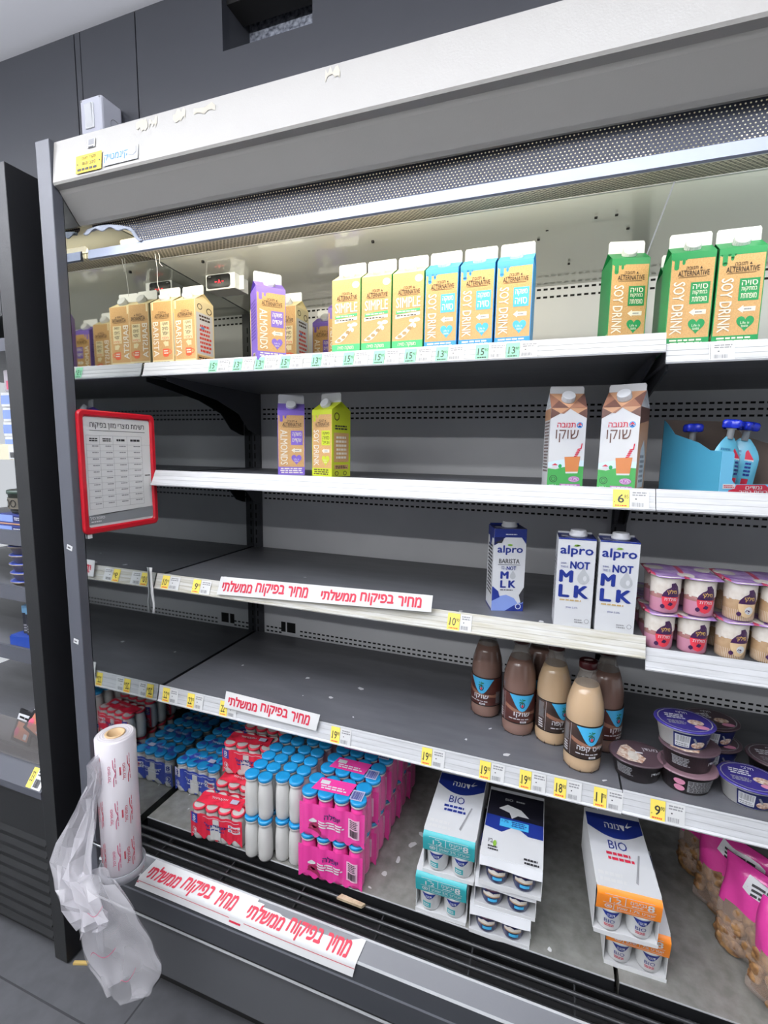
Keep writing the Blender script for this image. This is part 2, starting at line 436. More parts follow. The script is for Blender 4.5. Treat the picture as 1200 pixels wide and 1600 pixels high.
# shelves: heights of rail tops in the left and right bay
RAILH = {1: (0.5875, 0.567), 2: (0.2973, 0.2975), 3: (0.0, -0.0225), 4: (-0.3366, -0.3345)}
RAILY = {1: -0.0131, 2: -0.0002, 3: 0.0, 4: -0.0108}
RAILDROP = {1: (-0.0107, -0.0366), 2: (-0.0197, -0.0403), 3: (-0.0156, -0.0412), 4: (-0.010, -0.0466)}
RAILX = {1: (0.004, 1.249), 2: (0.012, 1.2555), 3: (0.002, 1.262), 4: (0.002, 1.242)}
BRACKET = [(0.03, -0.018), (0.24, -0.05), (0.35, -0.085), (0.40, -0.135), (0.455, -0.152), (YB-0.013, -0.155), (YB-0.013, -0.006), (0.03, -0.006)]
shelves = {}
for k in (1, 2, 3, 4):
    for bay in (0, 1):
        zt = RAILH[k][bay]; y0 = RAILY[k]; dy, dz = RAILDROP[k]
        xa, xb = (RAILX[k] if bay == 0 else (RAILX[k][1] + 0.0015, X2)); zs = zt - 0.009
        b = MB()
        sa = xa + (0.004 if bay == 0 else 0.001)
        b.box(sa, y0+0.006, zs-0.022, xb-0.001, YB-0.012, zs, SHELF)
        b.box(sa, y0+0.003, zs-0.001, xb-0.001, y0+0.0055, zs+0.004, BUMP_L)          # pale strip paints a highlight along the sheet's front edge
        s = part(b, 'shelf'); shelves[(k, bay)] = s
        m = RAIL_DIRTY if k == 3 and bay == 0 else RAIL
        pr = [(y0+0.003, zt-0.002), (y0, zt), (y0-0.0012, zt-0.0035)]
        for t in (0.12, 0.34, 0.37, 0.60, 0.63, 0.86, 0.89):
            o_ = 0.0006 if t in (0.37, 0.63, 0.89) else 0.0
            pr.append((y0 + dy*t + o_, zt + dz*t))
        pr += [(y0+dy-0.0025, zt+dz+0.002), (y0+dy-0.0015, zt+dz-0.001), (y0+dy+0.003, zt+dz), (y0+0.004, zt-0.008)]
        b = MB(); b.prism(pr[::-1], xa, xb, m); part(b, 'price_rail', s)
        if k == 1 or bay == 1 or True:
            for xbk in ((0.036, X1-0.012) if bay == 0 else (X1+0.012,)):
                if k >= 3 and xbk < 0.1: continue
                b = MB(); sc = 1.0 if k == 1 else 0.72
                b.prism([(YB-0.013-(YB-0.013-y)*sc, zs-0.022+(z+0.006)*sc) for y, z in BRACKET], xbk-0.002, xbk+0.002, UPRIGHT); part(b, 'bracket', s)

# price tags slid into the rails
def on_rail(k, bay, x, w, lift=0.0014):
    zt = RAILH[k][bay]; y0 = RAILY[k]; dy, dz = RAILDROP[k]
    V = Vector((0, dy, dz)) * -0.86; o = Vector((x, y0 + dy*0.96, zt + dz*0.96)) ; N = Vector((0, dz, -dy)).normalized()
    return face_fn(o + N*lift, (w, 0, 0), V, N)
def price_tag(k, bay, x, price, cents, hue=YEL, w=0.026, w2=0.032, dim=False, tilt=0):
    b = MB(); fn = on_rail(k, bay, x, w)
    a = Art(b, fn); a.rect(0, 0, 1, 1, hue, 0)
    if price:
        a.text(price, .18 if len(price) > 1 else .3, .28, .68, .74, DARK_INK, 1, bold=0.03); a.text(cents, .70, .52, .95, .72, DARK_INK, 1)
        a.rect(.08, .30, .13, .36, DARK_INK, 1); a.lines(.12, .06, .9, .2, 1, ORANGE_INK if hue is YEL else DARK_INK, 1, seed=int(x*1000))
    b2 = Art(b, on_rail(k, bay, x + w + 0.001, w2)); b2.rect(0, 0, 1, 1, PAPER, 0)
    b2.lines(.12, .66, .95, .92, 2, GREY_INK, 1, seed=int(x*997), words=4); b2.rect(.28, .48, .36, .54, DARK_INK, 1); b2.barcode(.1, .1, .72, .32, GREY_INK, 1, seed=int(x*500)+k)
    part(b, 'price_tag', shelves[(k, bay)])
for x, p, c in ((0.222, '15', '90'), (0.296, '13', '90'), (0.360, '13', '90'), (0.432, '15', '90'), (0.516, '13', '90'), (0.598, '15', '90'), (0.672, '15', '90'),
                (0.745, '15', '90'), (0.815, '13', '90'), (0.90, '15', '90'), (0.962, '13', '90')):
    price_tag(1, 0, x, p, c, GRN, 0.026, 0.034)
price_tag(1, 1, 1.318, '', '', PAPER, 0.002, 0.036)
price_tag(2, 0, 1.181, '6', '85', YEL, 0.029, 0.034)
price_tag(3, 0, 0.026, '10', '90', YEL, 0.026, 0.036); price_tag(3, 0, 0.135, '9', '90', YEL, 0.026, 0.034); price_tag(3, 0, 0.858, '10', '90', YEL, 0.028, 0.026)
for x, p, c in ((0.018, '22', '90'), (0.108, '22', '90'), (0.222, '22', '90'), (0.567, '19', '90'), (0.808, '19', '90'), (0.946, '19', '90'), (1.035, '19', '90'), (1.108, '18', '90'), (1.188, '11', '70')):
    price_tag(4, 0, x, p, c, YEL, 0.025, 0.03)
price_tag(4, 1, 1.295, '9', '90', YEL, 0.027, 0.034)

# lower deck of each bay, air grille, bumper, kick panel
b = MB(); DZ = -0.7056
b.box(0.012, -0.0878, DZ-0.045, X1-0.004, YB-0.002, DZ, DECK, {'-y': BLACK}); b.box(0.012, -0.0885, DZ-0.002, X1-0.004, -0.0872, DZ+0.0006, BUMP_L)  # thin pale box is a painted highlight on the deck lip
part(b, 'deck_tray')
b = MB()
b.box(X1+0.005, -0.0878, DZ-0.045, X2, YB-0.002, DZ, DECK, {'-y': BLACK}); b.box(X1+0.005, -0.0885, DZ-0.002, X2, -0.0872, DZ+0.0006, BUMP_L)  # same painted lip highlight on the right-hand deck
part(b, 'deck_tray')
b = MB()
for i, y in enumerate((-0.105, -0.129, -0.153, -0.176)):
    b.tube([(0.004, y, -0.722), (X2, y, -0.722)], 0.0042, ROD, 8)
x = 0.12
while x < X2:
    b.box(x-0.0015, -0.186, -0.736, x+0.0015, -0.095, -0.7255, ROD); x += 0.21
part(b, 'air_grille')
b = MB(); b.box(0.002, -0.2, -0.86, X2, -0.06, -0.80, SLOT); b.box(0.002, -0.07, -0.80, X2, -0.06, DZ-0.046, SLOT)
b.prism([(-0.205, -0.80), (-0.16, -0.80), (-0.178, -0.735), (-0.1885, -0.712), (-0.197, -0.70)], 0.002, X2, mat('duct_grey', '#8d8f92', 0.3, metal=0.6)); part(b, 'air_duct')
b = MB()
prof = [(-0.200, -0.690), (-0.2055, -0.684), (-0.2095, -0.685), (-0.236, -0.709), (-0.2385, -0.714), (-0.246, -0.748), (-0.2475, -0.752), (-0.252, -0.800), (-0.2500, -0.8065), (-0.2380, -0.8075), (-0.2375, -0.811), (-0.2490, -0.812), (-0.2490, -0.816), (-0.2400, -0.82), (-0.23, -0.82), (-0.20, -0.80)]
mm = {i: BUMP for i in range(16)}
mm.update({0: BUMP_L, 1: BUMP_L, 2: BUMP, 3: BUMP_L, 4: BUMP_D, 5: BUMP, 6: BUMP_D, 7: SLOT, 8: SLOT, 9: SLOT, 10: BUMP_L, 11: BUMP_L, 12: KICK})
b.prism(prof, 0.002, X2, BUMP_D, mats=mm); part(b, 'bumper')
b = MB(); b.box(0.002, -0.2385, -0.975, X2, -0.20, -0.819, KICK); part(b, 'kick_panel')
b = MB(); b.box(0.002, -0.196, FLOOR+0.002, X2, -0.15, -0.975, SLOT); b.box(0.002, 0.1, FLOOR+0.002, X2, YB, DZ-0.05, SLOT); part(b, 'plinth')

# canopy with its lower slope, glossy cooler ceiling, discharge honeycomb, lamp tubes
b = MB()
cp = [(-0.2310, 1.016), (-0.2395, 0.931), (-0.2375, 0.926), (-0.226, 0.921), (-0.2215, 0.914), (-0.186, 0.872), (-0.180, 0.8665), (-0.172, 0.868), (-0.176, 0.885), (-0.205, 0.925), (-0.21, 1.0), (0.08, 1.0), (0.08, 1.016)]
b.prism(cp, 0.0015, X2, CANOPY); can = part(b, 'canopy')
b = MB()                                             # yellow rating plate and torn maker's sticker, small code sticker
f = face_fn((0.073, -0.2404, 0.9355), (0.073, 0, 0), (0, 0.0035, 0.036), (0, -1, 0)); a = Art(b, f)
a.rect(0, 0, 1, 1, mat('plate_yellow', '#f3d21e', 0.4), 4)
for t, v in (('מקרר חכם', .68), ('סיבוב 10-00', .40)): a.text(heb(t), .25, v, .78, v+.2, DARK_INK, 6)
a.lines(.06, .06, .94, .30, 1, DARK_INK, 6, words=6); a.ell(.07, .5, .025, .05, DARK_INK, 6); a.ell(.93, .5, .025, .05, DARK_INK, 6)
part(b, 'rating_plate', can)
b = MB(); f = face_fn((0.150, -0.2402, 0.938), (0.094, 0, 0), (0, 0.0035, 0.029), (0, -1, 0)); a = Art(b, f)
a.rect(0, 0, 1, 1, mat('sticker_silver', '#c5cad2', 0.35), 2); a.text(heb('קינמטיק'), .04, .2, .72, .78, mat('sticker_blue', '#2f86b4', 0.5), 4, bold=0)
a.poly([(.62, .62), (.94, .95), (.95, .5), (.86, .3), (.74, .42)], PAPER, 5)
part(b, 'maker_sticker', can)
b = MB(); f = face_fn((0.1035, -0.2352, 0.984), (0.022, 0, 0), (0, 0.0018, 0.018), (0, -1, 0)); a = Art(b, f)
a.rect(0, 0, 1, 1, PAPER, 2); a.rect(.15, .3, .85, .95, GREY_INK, 3); a.rect(.15, .02, .8, .14, DARK_INK, 3); part(b, 'code_sticker', can)
# worn paint along the top edge
r = random.Random(5)
for x, w in ((0.236, .03), (0.27, .02), (0.33, .03), (0.38, .05), (0.66, .028)):
    b = MB(); p = [(x + w*(i/6) , 1.006 + r.uniform(-.004, .008)) for i in range(7)] + [(x + w*(1-i/6), 1.0 - r.uniform(0, .012)) for i in range(7)]
    b.add([(px, -0.2311 - (1.016-pz)*0.1 - 0.0008, min(pz, 1.0145)) for px, pz in p], [list(range(14))], mat('bare_primer', '#b9b4a6', 0.6))
    part(b, 'paint_chip', can)
b = MB()
for xa, xb in ((0.003, X1-0.0015), (X1+0.0015, X2)):
    b.prism([(0.045, 0.876), (0.047, 0.8735), (0.40, 0.8485), (YB-0.001, 0.8425), (YB-0.001, 0.852), (0.045, 0.886)], xa, xb, CEIL_IN)
    b.prism([(0.0435, 0.872), (0.0475, 0.872), (0.0475, 0.886), (0.0435, 0.886)], xa, xb, BUMP_L)
for x, y in ((0.13, 0.08), (0.62, 0.1), (1.12, 0.13), (1.19, 0.2), (1.02, 0.16), (1.0, 0.2), (0.985, 0.24), (0.97, 0.3), (1.16, 0.13), (0.2, 0.42), (1.07, .34)):
    b.box(x-.003, y-.003, 0.846 if y > .3 else 0.862, x+.003, y+.003, 0.8705-0.0708*(y-.047), SLOT)
part(b, 'cooler_ceiling')
b = MB(); b.prism([(-0.06, 0.853), (0.043, 0.8725), (0.043, 0.884), (-0.06, 0.865)], 0.003, X2, dot_mat('honeycomb', '#b9b3a2', '#2c2a26', 0.0085, 0.36, ('X', 'Y'), stretch=1.25)); part(b, 'air_honeycomb')
b = MB(); b.prism([(-0.16, 0.905), (0.05, 0.905), (0.05, 0.915), (-0.16, 0.915)], 0.003, X2, mat('canopy_liner', '#ded9c8', 0.5)); part(b, 'canopy_liner')
for xa, xb in ((0.06, 1.19), (1.31, 2.25)):
    b = MB(); b.tube([(xa, -0.118, 0.846), (xb, -0.118, 0.846)], 0.007, mat('tube_glow', '#fff3d6', 0.4, emit=3.0), 10); part(b, 'lamp_tube')
# pulled-up night blind: perforated fabric and its end bar
b = MB()
def blind(u, v):
    x = 0.02 + (X2-0.02)*u; arch = max(0.0, 1 - x/0.19)
    zb = 0.816 + (0.042*math.sin(min(1, x/0.17)*PI*0.55 + 0.95) if x < 0.17 else 0.0)*(1 if x < 0.15 else (0.17-x)/0.02)
    z = 0.89 + (zb-0.89)*v
    return (x, -0.172 + 0.010*math.sin(v*2.6) + 0.002*math.sin(x*9 + v*3) - arch*0.006*v, z)
b.grid(blind, 260, 10, dot_mat('blind_fabric', '#3a3e4a', '#000000', 0.0064, 0.19, ('X', 'Z'), see_through=True, rough=0.7))
bl = part(b, 'night_blind')
b = MB(); pts = [blind((x-0.02)/(X2-0.02), 1.0) for x in [0.02 + i*0.012 for i in range(14)]]
FR = mat('blind_fray', '#9aa0ac', 0.9, bump=(200, 1.0)); b.tube([(p[0], p[1]-0.002, p[2]) for p in pts], 0.003, FR, 7)
b.grid(lambda u, v: (lambda p, q: (p[0], p[1]-.003-.012*v*(1-u), p[2] + .003 - (.006 + .014*(1-u)**.7)*v*(.75+.25*math.sin(u*23))))(blind(u*.155/(X2-.02), 1.0), 0), 24, 4, FR); part(b, 'frayed_edge', bl, solid=.002)
b = MB(); b.prism([(-0.168, 0.8175), (-0.1715, 0.816), (-0.1735, 0.7965), (-0.170, 0.794), (-0.165, 0.7955)], 0.012, X2, mat('blind_bar', '#979eb0', 0.35, metal=0.3)); part(b, 'blind_bar', bl)
# thermometer bracket under the ceiling
b = MB(); b.box(0.063, 0.17, 0.8215, 0.166, 0.235, 0.8665, WHITE); b.box(0.166, 0.19, 0.822, 0.182, 0.193, 0.8625, WHITE); th = part(b, 'thermometer_housing', bevel=0.002)
b = MB(); f = face_fn((0.066, 0.1695, 0.8255), (0.086, 0, 0), (0, 0, 0.038), (0, -1, 0)); a = Art(b, f)
pts = []
for cx, cy, s in ((.88, .8, 0), (.12, .8, 1), (.12, .2, 2), (.88, .2, 3)):
    pts += [(cx + .1*math.cos(PI/2*(s + i/4)), cy + .2*math.sin(PI/2*(s + i/4))) for i in range(5)]
a.poly(pts, mat('display_black', '#0c0c0f', 0.15), 3); led = mat('led_red', '#ff2a3a', 0.5, emit=3.0)
a.rect(.36, .44, .44, .5, led, 5); a.text('A', .48, .34, .60, .62, led, 5, bold=0); a.rect(.64, .44, .72, .5, led, 5); a.rect(.1, .84, .2, .9, GREY_INK, 5)
part(b, 'display', th)
for x, l in ((0.052, .10), (0.062, .035)):
    b = MB(); b.tube([(x, -0.01, 0.868), (x+.002, -0.006, 0.868-l*.4), (x-.001, -0.004, 0.868-l*.8), (x+.004, 0, 0.868-l)], 0.0007, PAPER, 5)
    part(b, 'loose_thread')
# scraps of tape and torn label on shelves and deck belong to what they are stuck on
def scrap(name, parent, spots, z, seed):
    r = random.Random(seed)
    for x, y, s in spots:
        b = MB(); n = 7; ang = r.uniform(0, 6); el = r.uniform(.35, .9)
        p = []
        for i in range(n):
            q = s*r.uniform(.6, 1.1); t = 2*PI*i/n; u, v = q*math.cos(t), q*el*math.sin(t)
            p.append((x + u*math.cos(ang)-v*math.sin(ang), y + u*math.sin(ang)+v*math.cos(ang), z + 0.0008))
        b.add(p, [list(range(n))], PAPER); part(b, name, parent)
scrap('label_scrap', shelves[(3, 0)], [(0.19, .06, .009), (0.30, .045, .012), (0.35, .05, .016), (0.4, .15, .006), (1.06, .03, .007), (0.88, .03, .006)], 0.0-0.0085, 2)
scrap('label_scrap', shelves[(4, 0)], [(0.14, .2, .007), (0.38, .2, .008), (0.56, .2, .012), (0.5, .12, .008), (0.42, .1, .004), (0.6, .05, .004), (0.95, .13, .006), (1.0, .035, .012), (0.9, .06, .005), (1.19, .2, .007), (1.21, .02, .007)], -0.3366-0.0085, 3)
DECK1 = [o for o in COL.objects if o.name.startswith('deck_tray')]
scrap('label_scrap', DECK1[0], [(0.06, 0.03, .006), (0.1, -.02, .004), (0.74, 0.03, .013), (0.76, 0.09, .015), (0.775, 0.135, .012), (0.72, -0.02, .011), (0.70, -0.07, .007), (0.82, 0.0, .012), (1.075, -0.055, .012), (1.12, -0.07, .006), (1.0, 0.12, .006), (0.83, 0.06, .014), (0.67, -0.03, .008)], DZ, 4)

# ================================================================== cartons
CW, CH = 0.0715, 0.172
def carton_shell(root, front, side, back, gab, fin_m, cap_m, w=CW, d=CW, h=CH, cap='front', gh=0.022, fh=0.023, draw=None, side_draw=None):
    """gable-top carton: base centre-front at the origin, front faces -y"""
    b = MB(); x0, x1 = -w/2, w/2
    b.box(x0, 0, 0, x1, d, h, side, {'-y': front, '+y': back, '+z': side})
    ym = d/2; i = 0.010
    L = (x0, x1)
    b.add([(x0,0,h),(x1,0,h),(x1,ym,h+gh),(x0,ym,h+gh)], [[0,1,2,3]], gab)
    b.add([(x0,d,h),(x1,d,h),(x1,ym,h+gh),(x0,ym,h+gh)], [[0,1,2,3]], gab)
    for x, sg in ((x0, 1), (x1, -1)):          # gable ends folded inwards
        b.add([(x,0,h),(x,d,h),(x+sg*i,ym,h+gh-.002)], [[0,1,2]], side)
        b.add([(x,0,h),(x,ym,h+gh),(x+sg*i,ym,h+gh-.002)], [[0,1,2]], side); b.add([(x,d,h),(x,ym,h+gh),(x+sg*i,ym,h+gh-.002)], [[0,1,2]], side)
    if draw: draw(Art(b, face_fn((x0, 0, 0), (w, 0, 0), (0, 0, h), (0, -1, 0))))
    if side_draw:
        side_draw(Art(b, face_fn((x1, 0, 0), (0, d, 0), (0, 0, h), (1, 0, 0))), 1)
        side_draw(Art(b, face_fn((x0, d, 0), (0, -d, 0), (0, 0, h), (-1, 0, 0))), -1)
    if hasattr(draw, 'gable'):
        n = Vector((0, -gh, ym)).normalized(); draw.gable(Art(b, face_fn((x0, 0, h), (w, 0, 0), (0, ym, gh), n)))
    b.build('carton_body', root)
    b = MB(); e = 0.0015; pts = [(x0+.001, h+gh-.001), (x1-.001, h+gh-.001), (x1-.001, h+gh+fh-.004), (x1-.0035, h+gh+fh), (x0+.0035, h+gh+fh), (x0+.001, h+gh+fh-.004)]
    b.prism(pts, ym-e, ym+e, fin_m, axis='Y'); b.build('sealed_fin', root)
    b = MB()
    ang = math.atan2(ym, gh)
    b.xf = Matrix.Translation((0, ym*0.55, h+gh*0.55)) @ Matrix.Rotation(ang, 4, 'X')
    b.lathe([(0.0135, 0.0), (0.0140, 0.004), (0.0132, 0.005), (0.0132, 0.0125), (0.012, 0.0138)], cap_m, seg=24)
    for k in range(24):
        t = 2*PI*k/24; c, s_ = math.cos(t), math.sin(t)
        b.add([(.0132*c-.0004*s_, .0132*s_+.0004*c, .0055), (.0132*c+.0004*s_, .0132*s_-.0004*c, .0055), (.0137*c, .0137*s_, .0055), (.0137*c, .0137*s_, .012), (.0132*c+.0004*s_, .0132*s_-.0004*c, .012), (.0132*c-.0004*s_, .0132*s_+.0004*c, .012)], [[0,2,3,5], [2,1,4,3]], cap_m)
    b.build('screw_cap', root)

def brand_lines(a, v, ink=BROWN):
    a.text(heb('תנובה'), .36, v+.078, .62, v+.108, ink, 3, bold=0.01); a.poly([(.66, v+.08), (.72, v+.08), (.69, v+.105)], ink, 3)
    a.text('ALTERNATiVE', .18, v+.012, .88, v+.066, ink, 3, bold=0.02); a.rect(.2, v, .82, v+.004, ink, 3)
    a.lines(.25, v+.066, .40, v+.076, 1, ink, 3)
def drips(a, m, top=.93):
    a.rect(0, top, 1, 1, m, 1)
    for u0, u1, v in ((.08, .19, .845), (.255, .325, .895)):
        a.rect(u0, v, u1, top, m, 1); a.ell((u0+u1)/2, v, (u1-u0)/2, .02, m, 1)
        a.ell(u0-.02, top, .02, .012, m, 1); a.ell(u1+.02, top, .02, .012, m, 1)
def arrow(a, m, u0=.50, v0=.345, u1=.88, v1=.425):
    vm = (v0+v1)/2; d = (v1-v0)
    a.poly([(u0, vm), (u0+.12, v1), (u0+.12, v1-d*.2), (u1, v1-d*.2), (u1, v0+d*.2), (u0+.12, v0+d*.2), (u0+.12, v0)], m, 2)
    a.lines(u0+.14, vm-.012, u1-.06, vm+.012, 1, GREY_INK, 3)
CREAMW = mat('art_cream', '#f4ecdc', 0.5)
def alt_art(accent, title, box_lines, dark=None, box_m=None, box_txt=CREAMW, title_m=CREAMW, foot_txt=CREAMW, foot=True, heart=True, drip=True):
    dark = dark or accent; box_m = box_m or accent
    def draw(a):
        a.rect(.02, 0, .98, 1, KRAFT, 0.5)
        if drip: drips(a, dark)
        brand_lines(a, .745)
        a.text(title, .10, .16, .36, .70, title_m, 3, rot=-90, bold=0.025)
        a.rect(.49, .47, .92, .69, box_m, 2)
        n = len(box_lines); dv = .19/n
        for i, t in enumerate(box_lines):
            a.text(heb(t), .54, .675-dv*(i+1)+dv*.12, .87, .675-dv*i-dv*.1, box_txt, 3, bold=0.02)
        arrow(a, CREAMW)
        if heart:
            a.heart(.69, .235, .19, .082, accent, 2); a.text('Life is', .59, .236, .78, .262, CREAMW, 3, bold=0); a.text('taste', .61, .203, .76, .228, CREAMW, 3, bold=0)
        if foot:
            a.rect(0, 0, 1, .125, dark, 2); a.lines(.08, .02, .94, .115, 3, foot_txt, 3, seed=len(title)+n)
    return draw
def side_plain(a, s): pass
def purple_side(a, s):
    if s < 0: a.lines(.1, .3, .9, .85, 12, mat('ink_lilac', '#5b45a0', 0.6), 1, seed=9); a.rect(.3, .03, .7, .12, CREAM, 1); a.barcode(.34, .04, .66, .11, DARK_INK, 2)
    else: a.rect(.1, .2, .9, .8, KRAFT, 1); a.lines(.16, .25, .84, .75, 9, CREAMW, 2, seed=4)
def green_side(a, s):
    dk = mat('green_streak', '#23985a', 0.5); r = random.Random(2)
    for k in range(16):
        u, v = r.uniform(0, .7), r.uniform(.1, .9); a.poly([(u, v), (u+.28, v+.09), (u+.3, v+.096), (u+.02, v+.004)], dk, 1)
    if s < 0: a.poly([(.62, .0), (.98, .0), (.98, .16), (.62, .10)], CREAM, 1); a.barcode(.68, .01, .95, .09, DARK_INK, 2)
def make_alt(name, accent, dark, title, lines, cat='carton', front=None, side=None, gab=None, fin=FIN, cap=CAPW, side_draw=None, **kw):
    def make():
        t = thing(name, '', cat)
        carton_shell(t, front or dark, side or dark, side or dark, gab or accent, fin, cap, draw=alt_art(accent, title, lines, dark=dark, **kw), side_draw=side_draw)
        return t
    return Kind(make)
almond = make_alt('almond_drink_carton', PURPLE, PURPLE, 'ALMONDS', ['משקה', 'שקדים'], side_draw=purple_side)
soy_blue = make_alt('soy_drink_carton', SKY, BLUE, 'SOY DRINK', ['משקה', 'סויה'], gab=SKY)
soy_green = make_alt('soy_drink_carton', GREEN, GREEN, 'SOY DRINK', ['סויה', 'במתיקות', 'מופחתת'], side_draw=green_side)
def lime_side(a, s):
    if s > 0:
        a.rect(.1, .22, .9, .66, KRAFT, 1); a.lines(.2, .26, .82, .62, 6, CREAMW, 2, seed=5); a.lines(.12, .70, .88, .78, 2, DARK_INK, 2, seed=6)
        a.rect(.12, .11, .88, .18, KRAFT, 1); a.lines(.18, .12, .82, .17, 2, DARK_INK, 2); a.ring(.25, .9, .14, .06, .25, BROWN, 2); a.ring(.25, .05, .1, .035, .3, BROWN, 2); a.ring(.7, .05, .1, .035, .3, BROWN, 2)
soy_lime = make_alt('soy_drink_carton', LIME, LIME, 'SOY DRINK', ['משקה', 'סויה', 'וניל'], side_draw=lime_side, box_txt=BROWN, fin=FIN_G, foot_txt=BROWN)
def make_barista():
    t = thing('barista_drink_carton', '', 'carton')
    def draw(a):
        a.rect(.02, 0, .98, 1, KRAFT, 0.5); brand_lines(a, .745); a.rect(.05, .88, .12, 1, CREAM, 1)
        a.text('BARISTA', .08, .17, .34, .70, CREAMW, 3, rot=-90, bold=0.025)
        a.rect(.44, .42, .86, .70, CREAM, 2)
        for i, s in enumerate(('משקה', 'סויה', 'אפור')): a.text(heb(s), .52, .635-.07*i, .80, .685-.07*i, BROWN, 3)
        a.text(heb('חלבי'), .5, .43, .82, .47, ORANGE_INK, 3)
        a.poly([(.54, .38), (.66, .41), (.66, .395), (.80, .395), (.80, .325), (.66, .325), (.66, .31)], CREAM, 2)
        a.rect(.52, .185, .80, .285, ORANGE_INK, 2); a.ell(.66, .19, .14, .03, ORANGE_INK, 2); a.ring(.84, .235, .09, .035, .35, ORANGE_INK, 2); a.lines(.56, .2, .78, .27, 2, CREAMW, 3)
        a.rect(0, 0, 1, .115, CREAM, 2); a.lines(.06, .02, .95, .1, 2, BROWN, 3, seed=8)
    def side(a, s):
        if s < 0: a.lines(.1, .3, .9, .85, 12, BROWN, 1, seed=7); return
        a.rect(.06, .2, .94, .82, CARD, 1); a.lines(.2, .22, .84, .66, 7, mat('ink_red', '#d4483a', 0.6), 2, seed=2); a.lines(.2, .7, .84, .8, 2, BROWN, 2, seed=3); a.lines(.3, .55, .5, .64, 1, BLUE, 2)
        a.rect(.06, .07, .94, .18, KRAFT, 1); a.lines(.12, .09, .88, .16, 2, DARK_INK, 2); a.ring(.25, .91, .13, .045, .25, BROWN, 2); a.ring(.75, .88, .15, .05, .25, BROWN, 2)
    carton_shell(t, CREAM, CREAM, CREAM, CREAM, FIN, CAPW, draw=draw, side_draw=side); return t
barista = Kind(make_barista)
def make_simple():
    t = thing('simple_soy_carton', '', 'carton')
    def draw(a):
        a.rect(0, 0, 1, 1, KRAFT, 0.5); brand_lines(a, .725); a.ell(.84, .92, .13, .045, mat('mint_seal', '#a6d8c0', 0.5), 2); a.lines(.76, .89, .92, .95, 2, CREAMW, 3)
        a.text('SIMPLE', .12, .575, .90, .70, CREAMW, 3, bold=0.03)
        a.poly([(.12, .50), (.9, .525), (.9, .56), (.12, .54)], MINT, 2); a.lines(.15, .515, .87, .54, 1, CREAMW, 3); a.poly([(.1, .44), (.9, .475), (.9, .515), (.1, .49)], CREAMW, 2); a.lines(.14, .465, .86, .49, 1, BROWN, 3, words=7)
        up = []; lo = []
        for i in range(13):                    # pea pod
            s = i/12; u = .10 + .62*s; v = .20 + .17*s*s + .03*s; w = .045*math.sin(PI*(.08+.88*s)) ; up.append((u-.02*s, v+w)); lo.append((u+.02, v-w*.75))
        a.poly(up + lo[::-1], CREAMW, 2)
        for s in (.25, .5, .75): a.ell(.10+.62*s, .20+.17*s*s+.03*s, .075, .022, mat('pea_brown', '#a5885a', 0.6), 3)
        a.ell(.80, .415, .11, .026, CREAMW, 2); a.ell(.73, .345, .055, .028, CREAMW, 2); a.ell(.62, .41, .07, .02, CREAMW, 2)
        a.rect(0, 0, 1, .165, MINT, 2); a.text(heb('משקה סויה'), .2, .085, .78, .14, CREAMW, 3); a.text(heb('ליטר')+' 1', .38, .02, .62, .065, CREAMW, 3)
    carton_shell(t, KRAFT, MINT, MINT, CREAM, FIN, CAPW, draw=draw); return t
simple = Kind(make_simple)
DB = mat('choc_brown', '#5d4038', 0.45); LB = mat('choc_tan', '#b98d6c', 0.45); MB_ = mat('choc_mid', '#8d6450', 0.45)
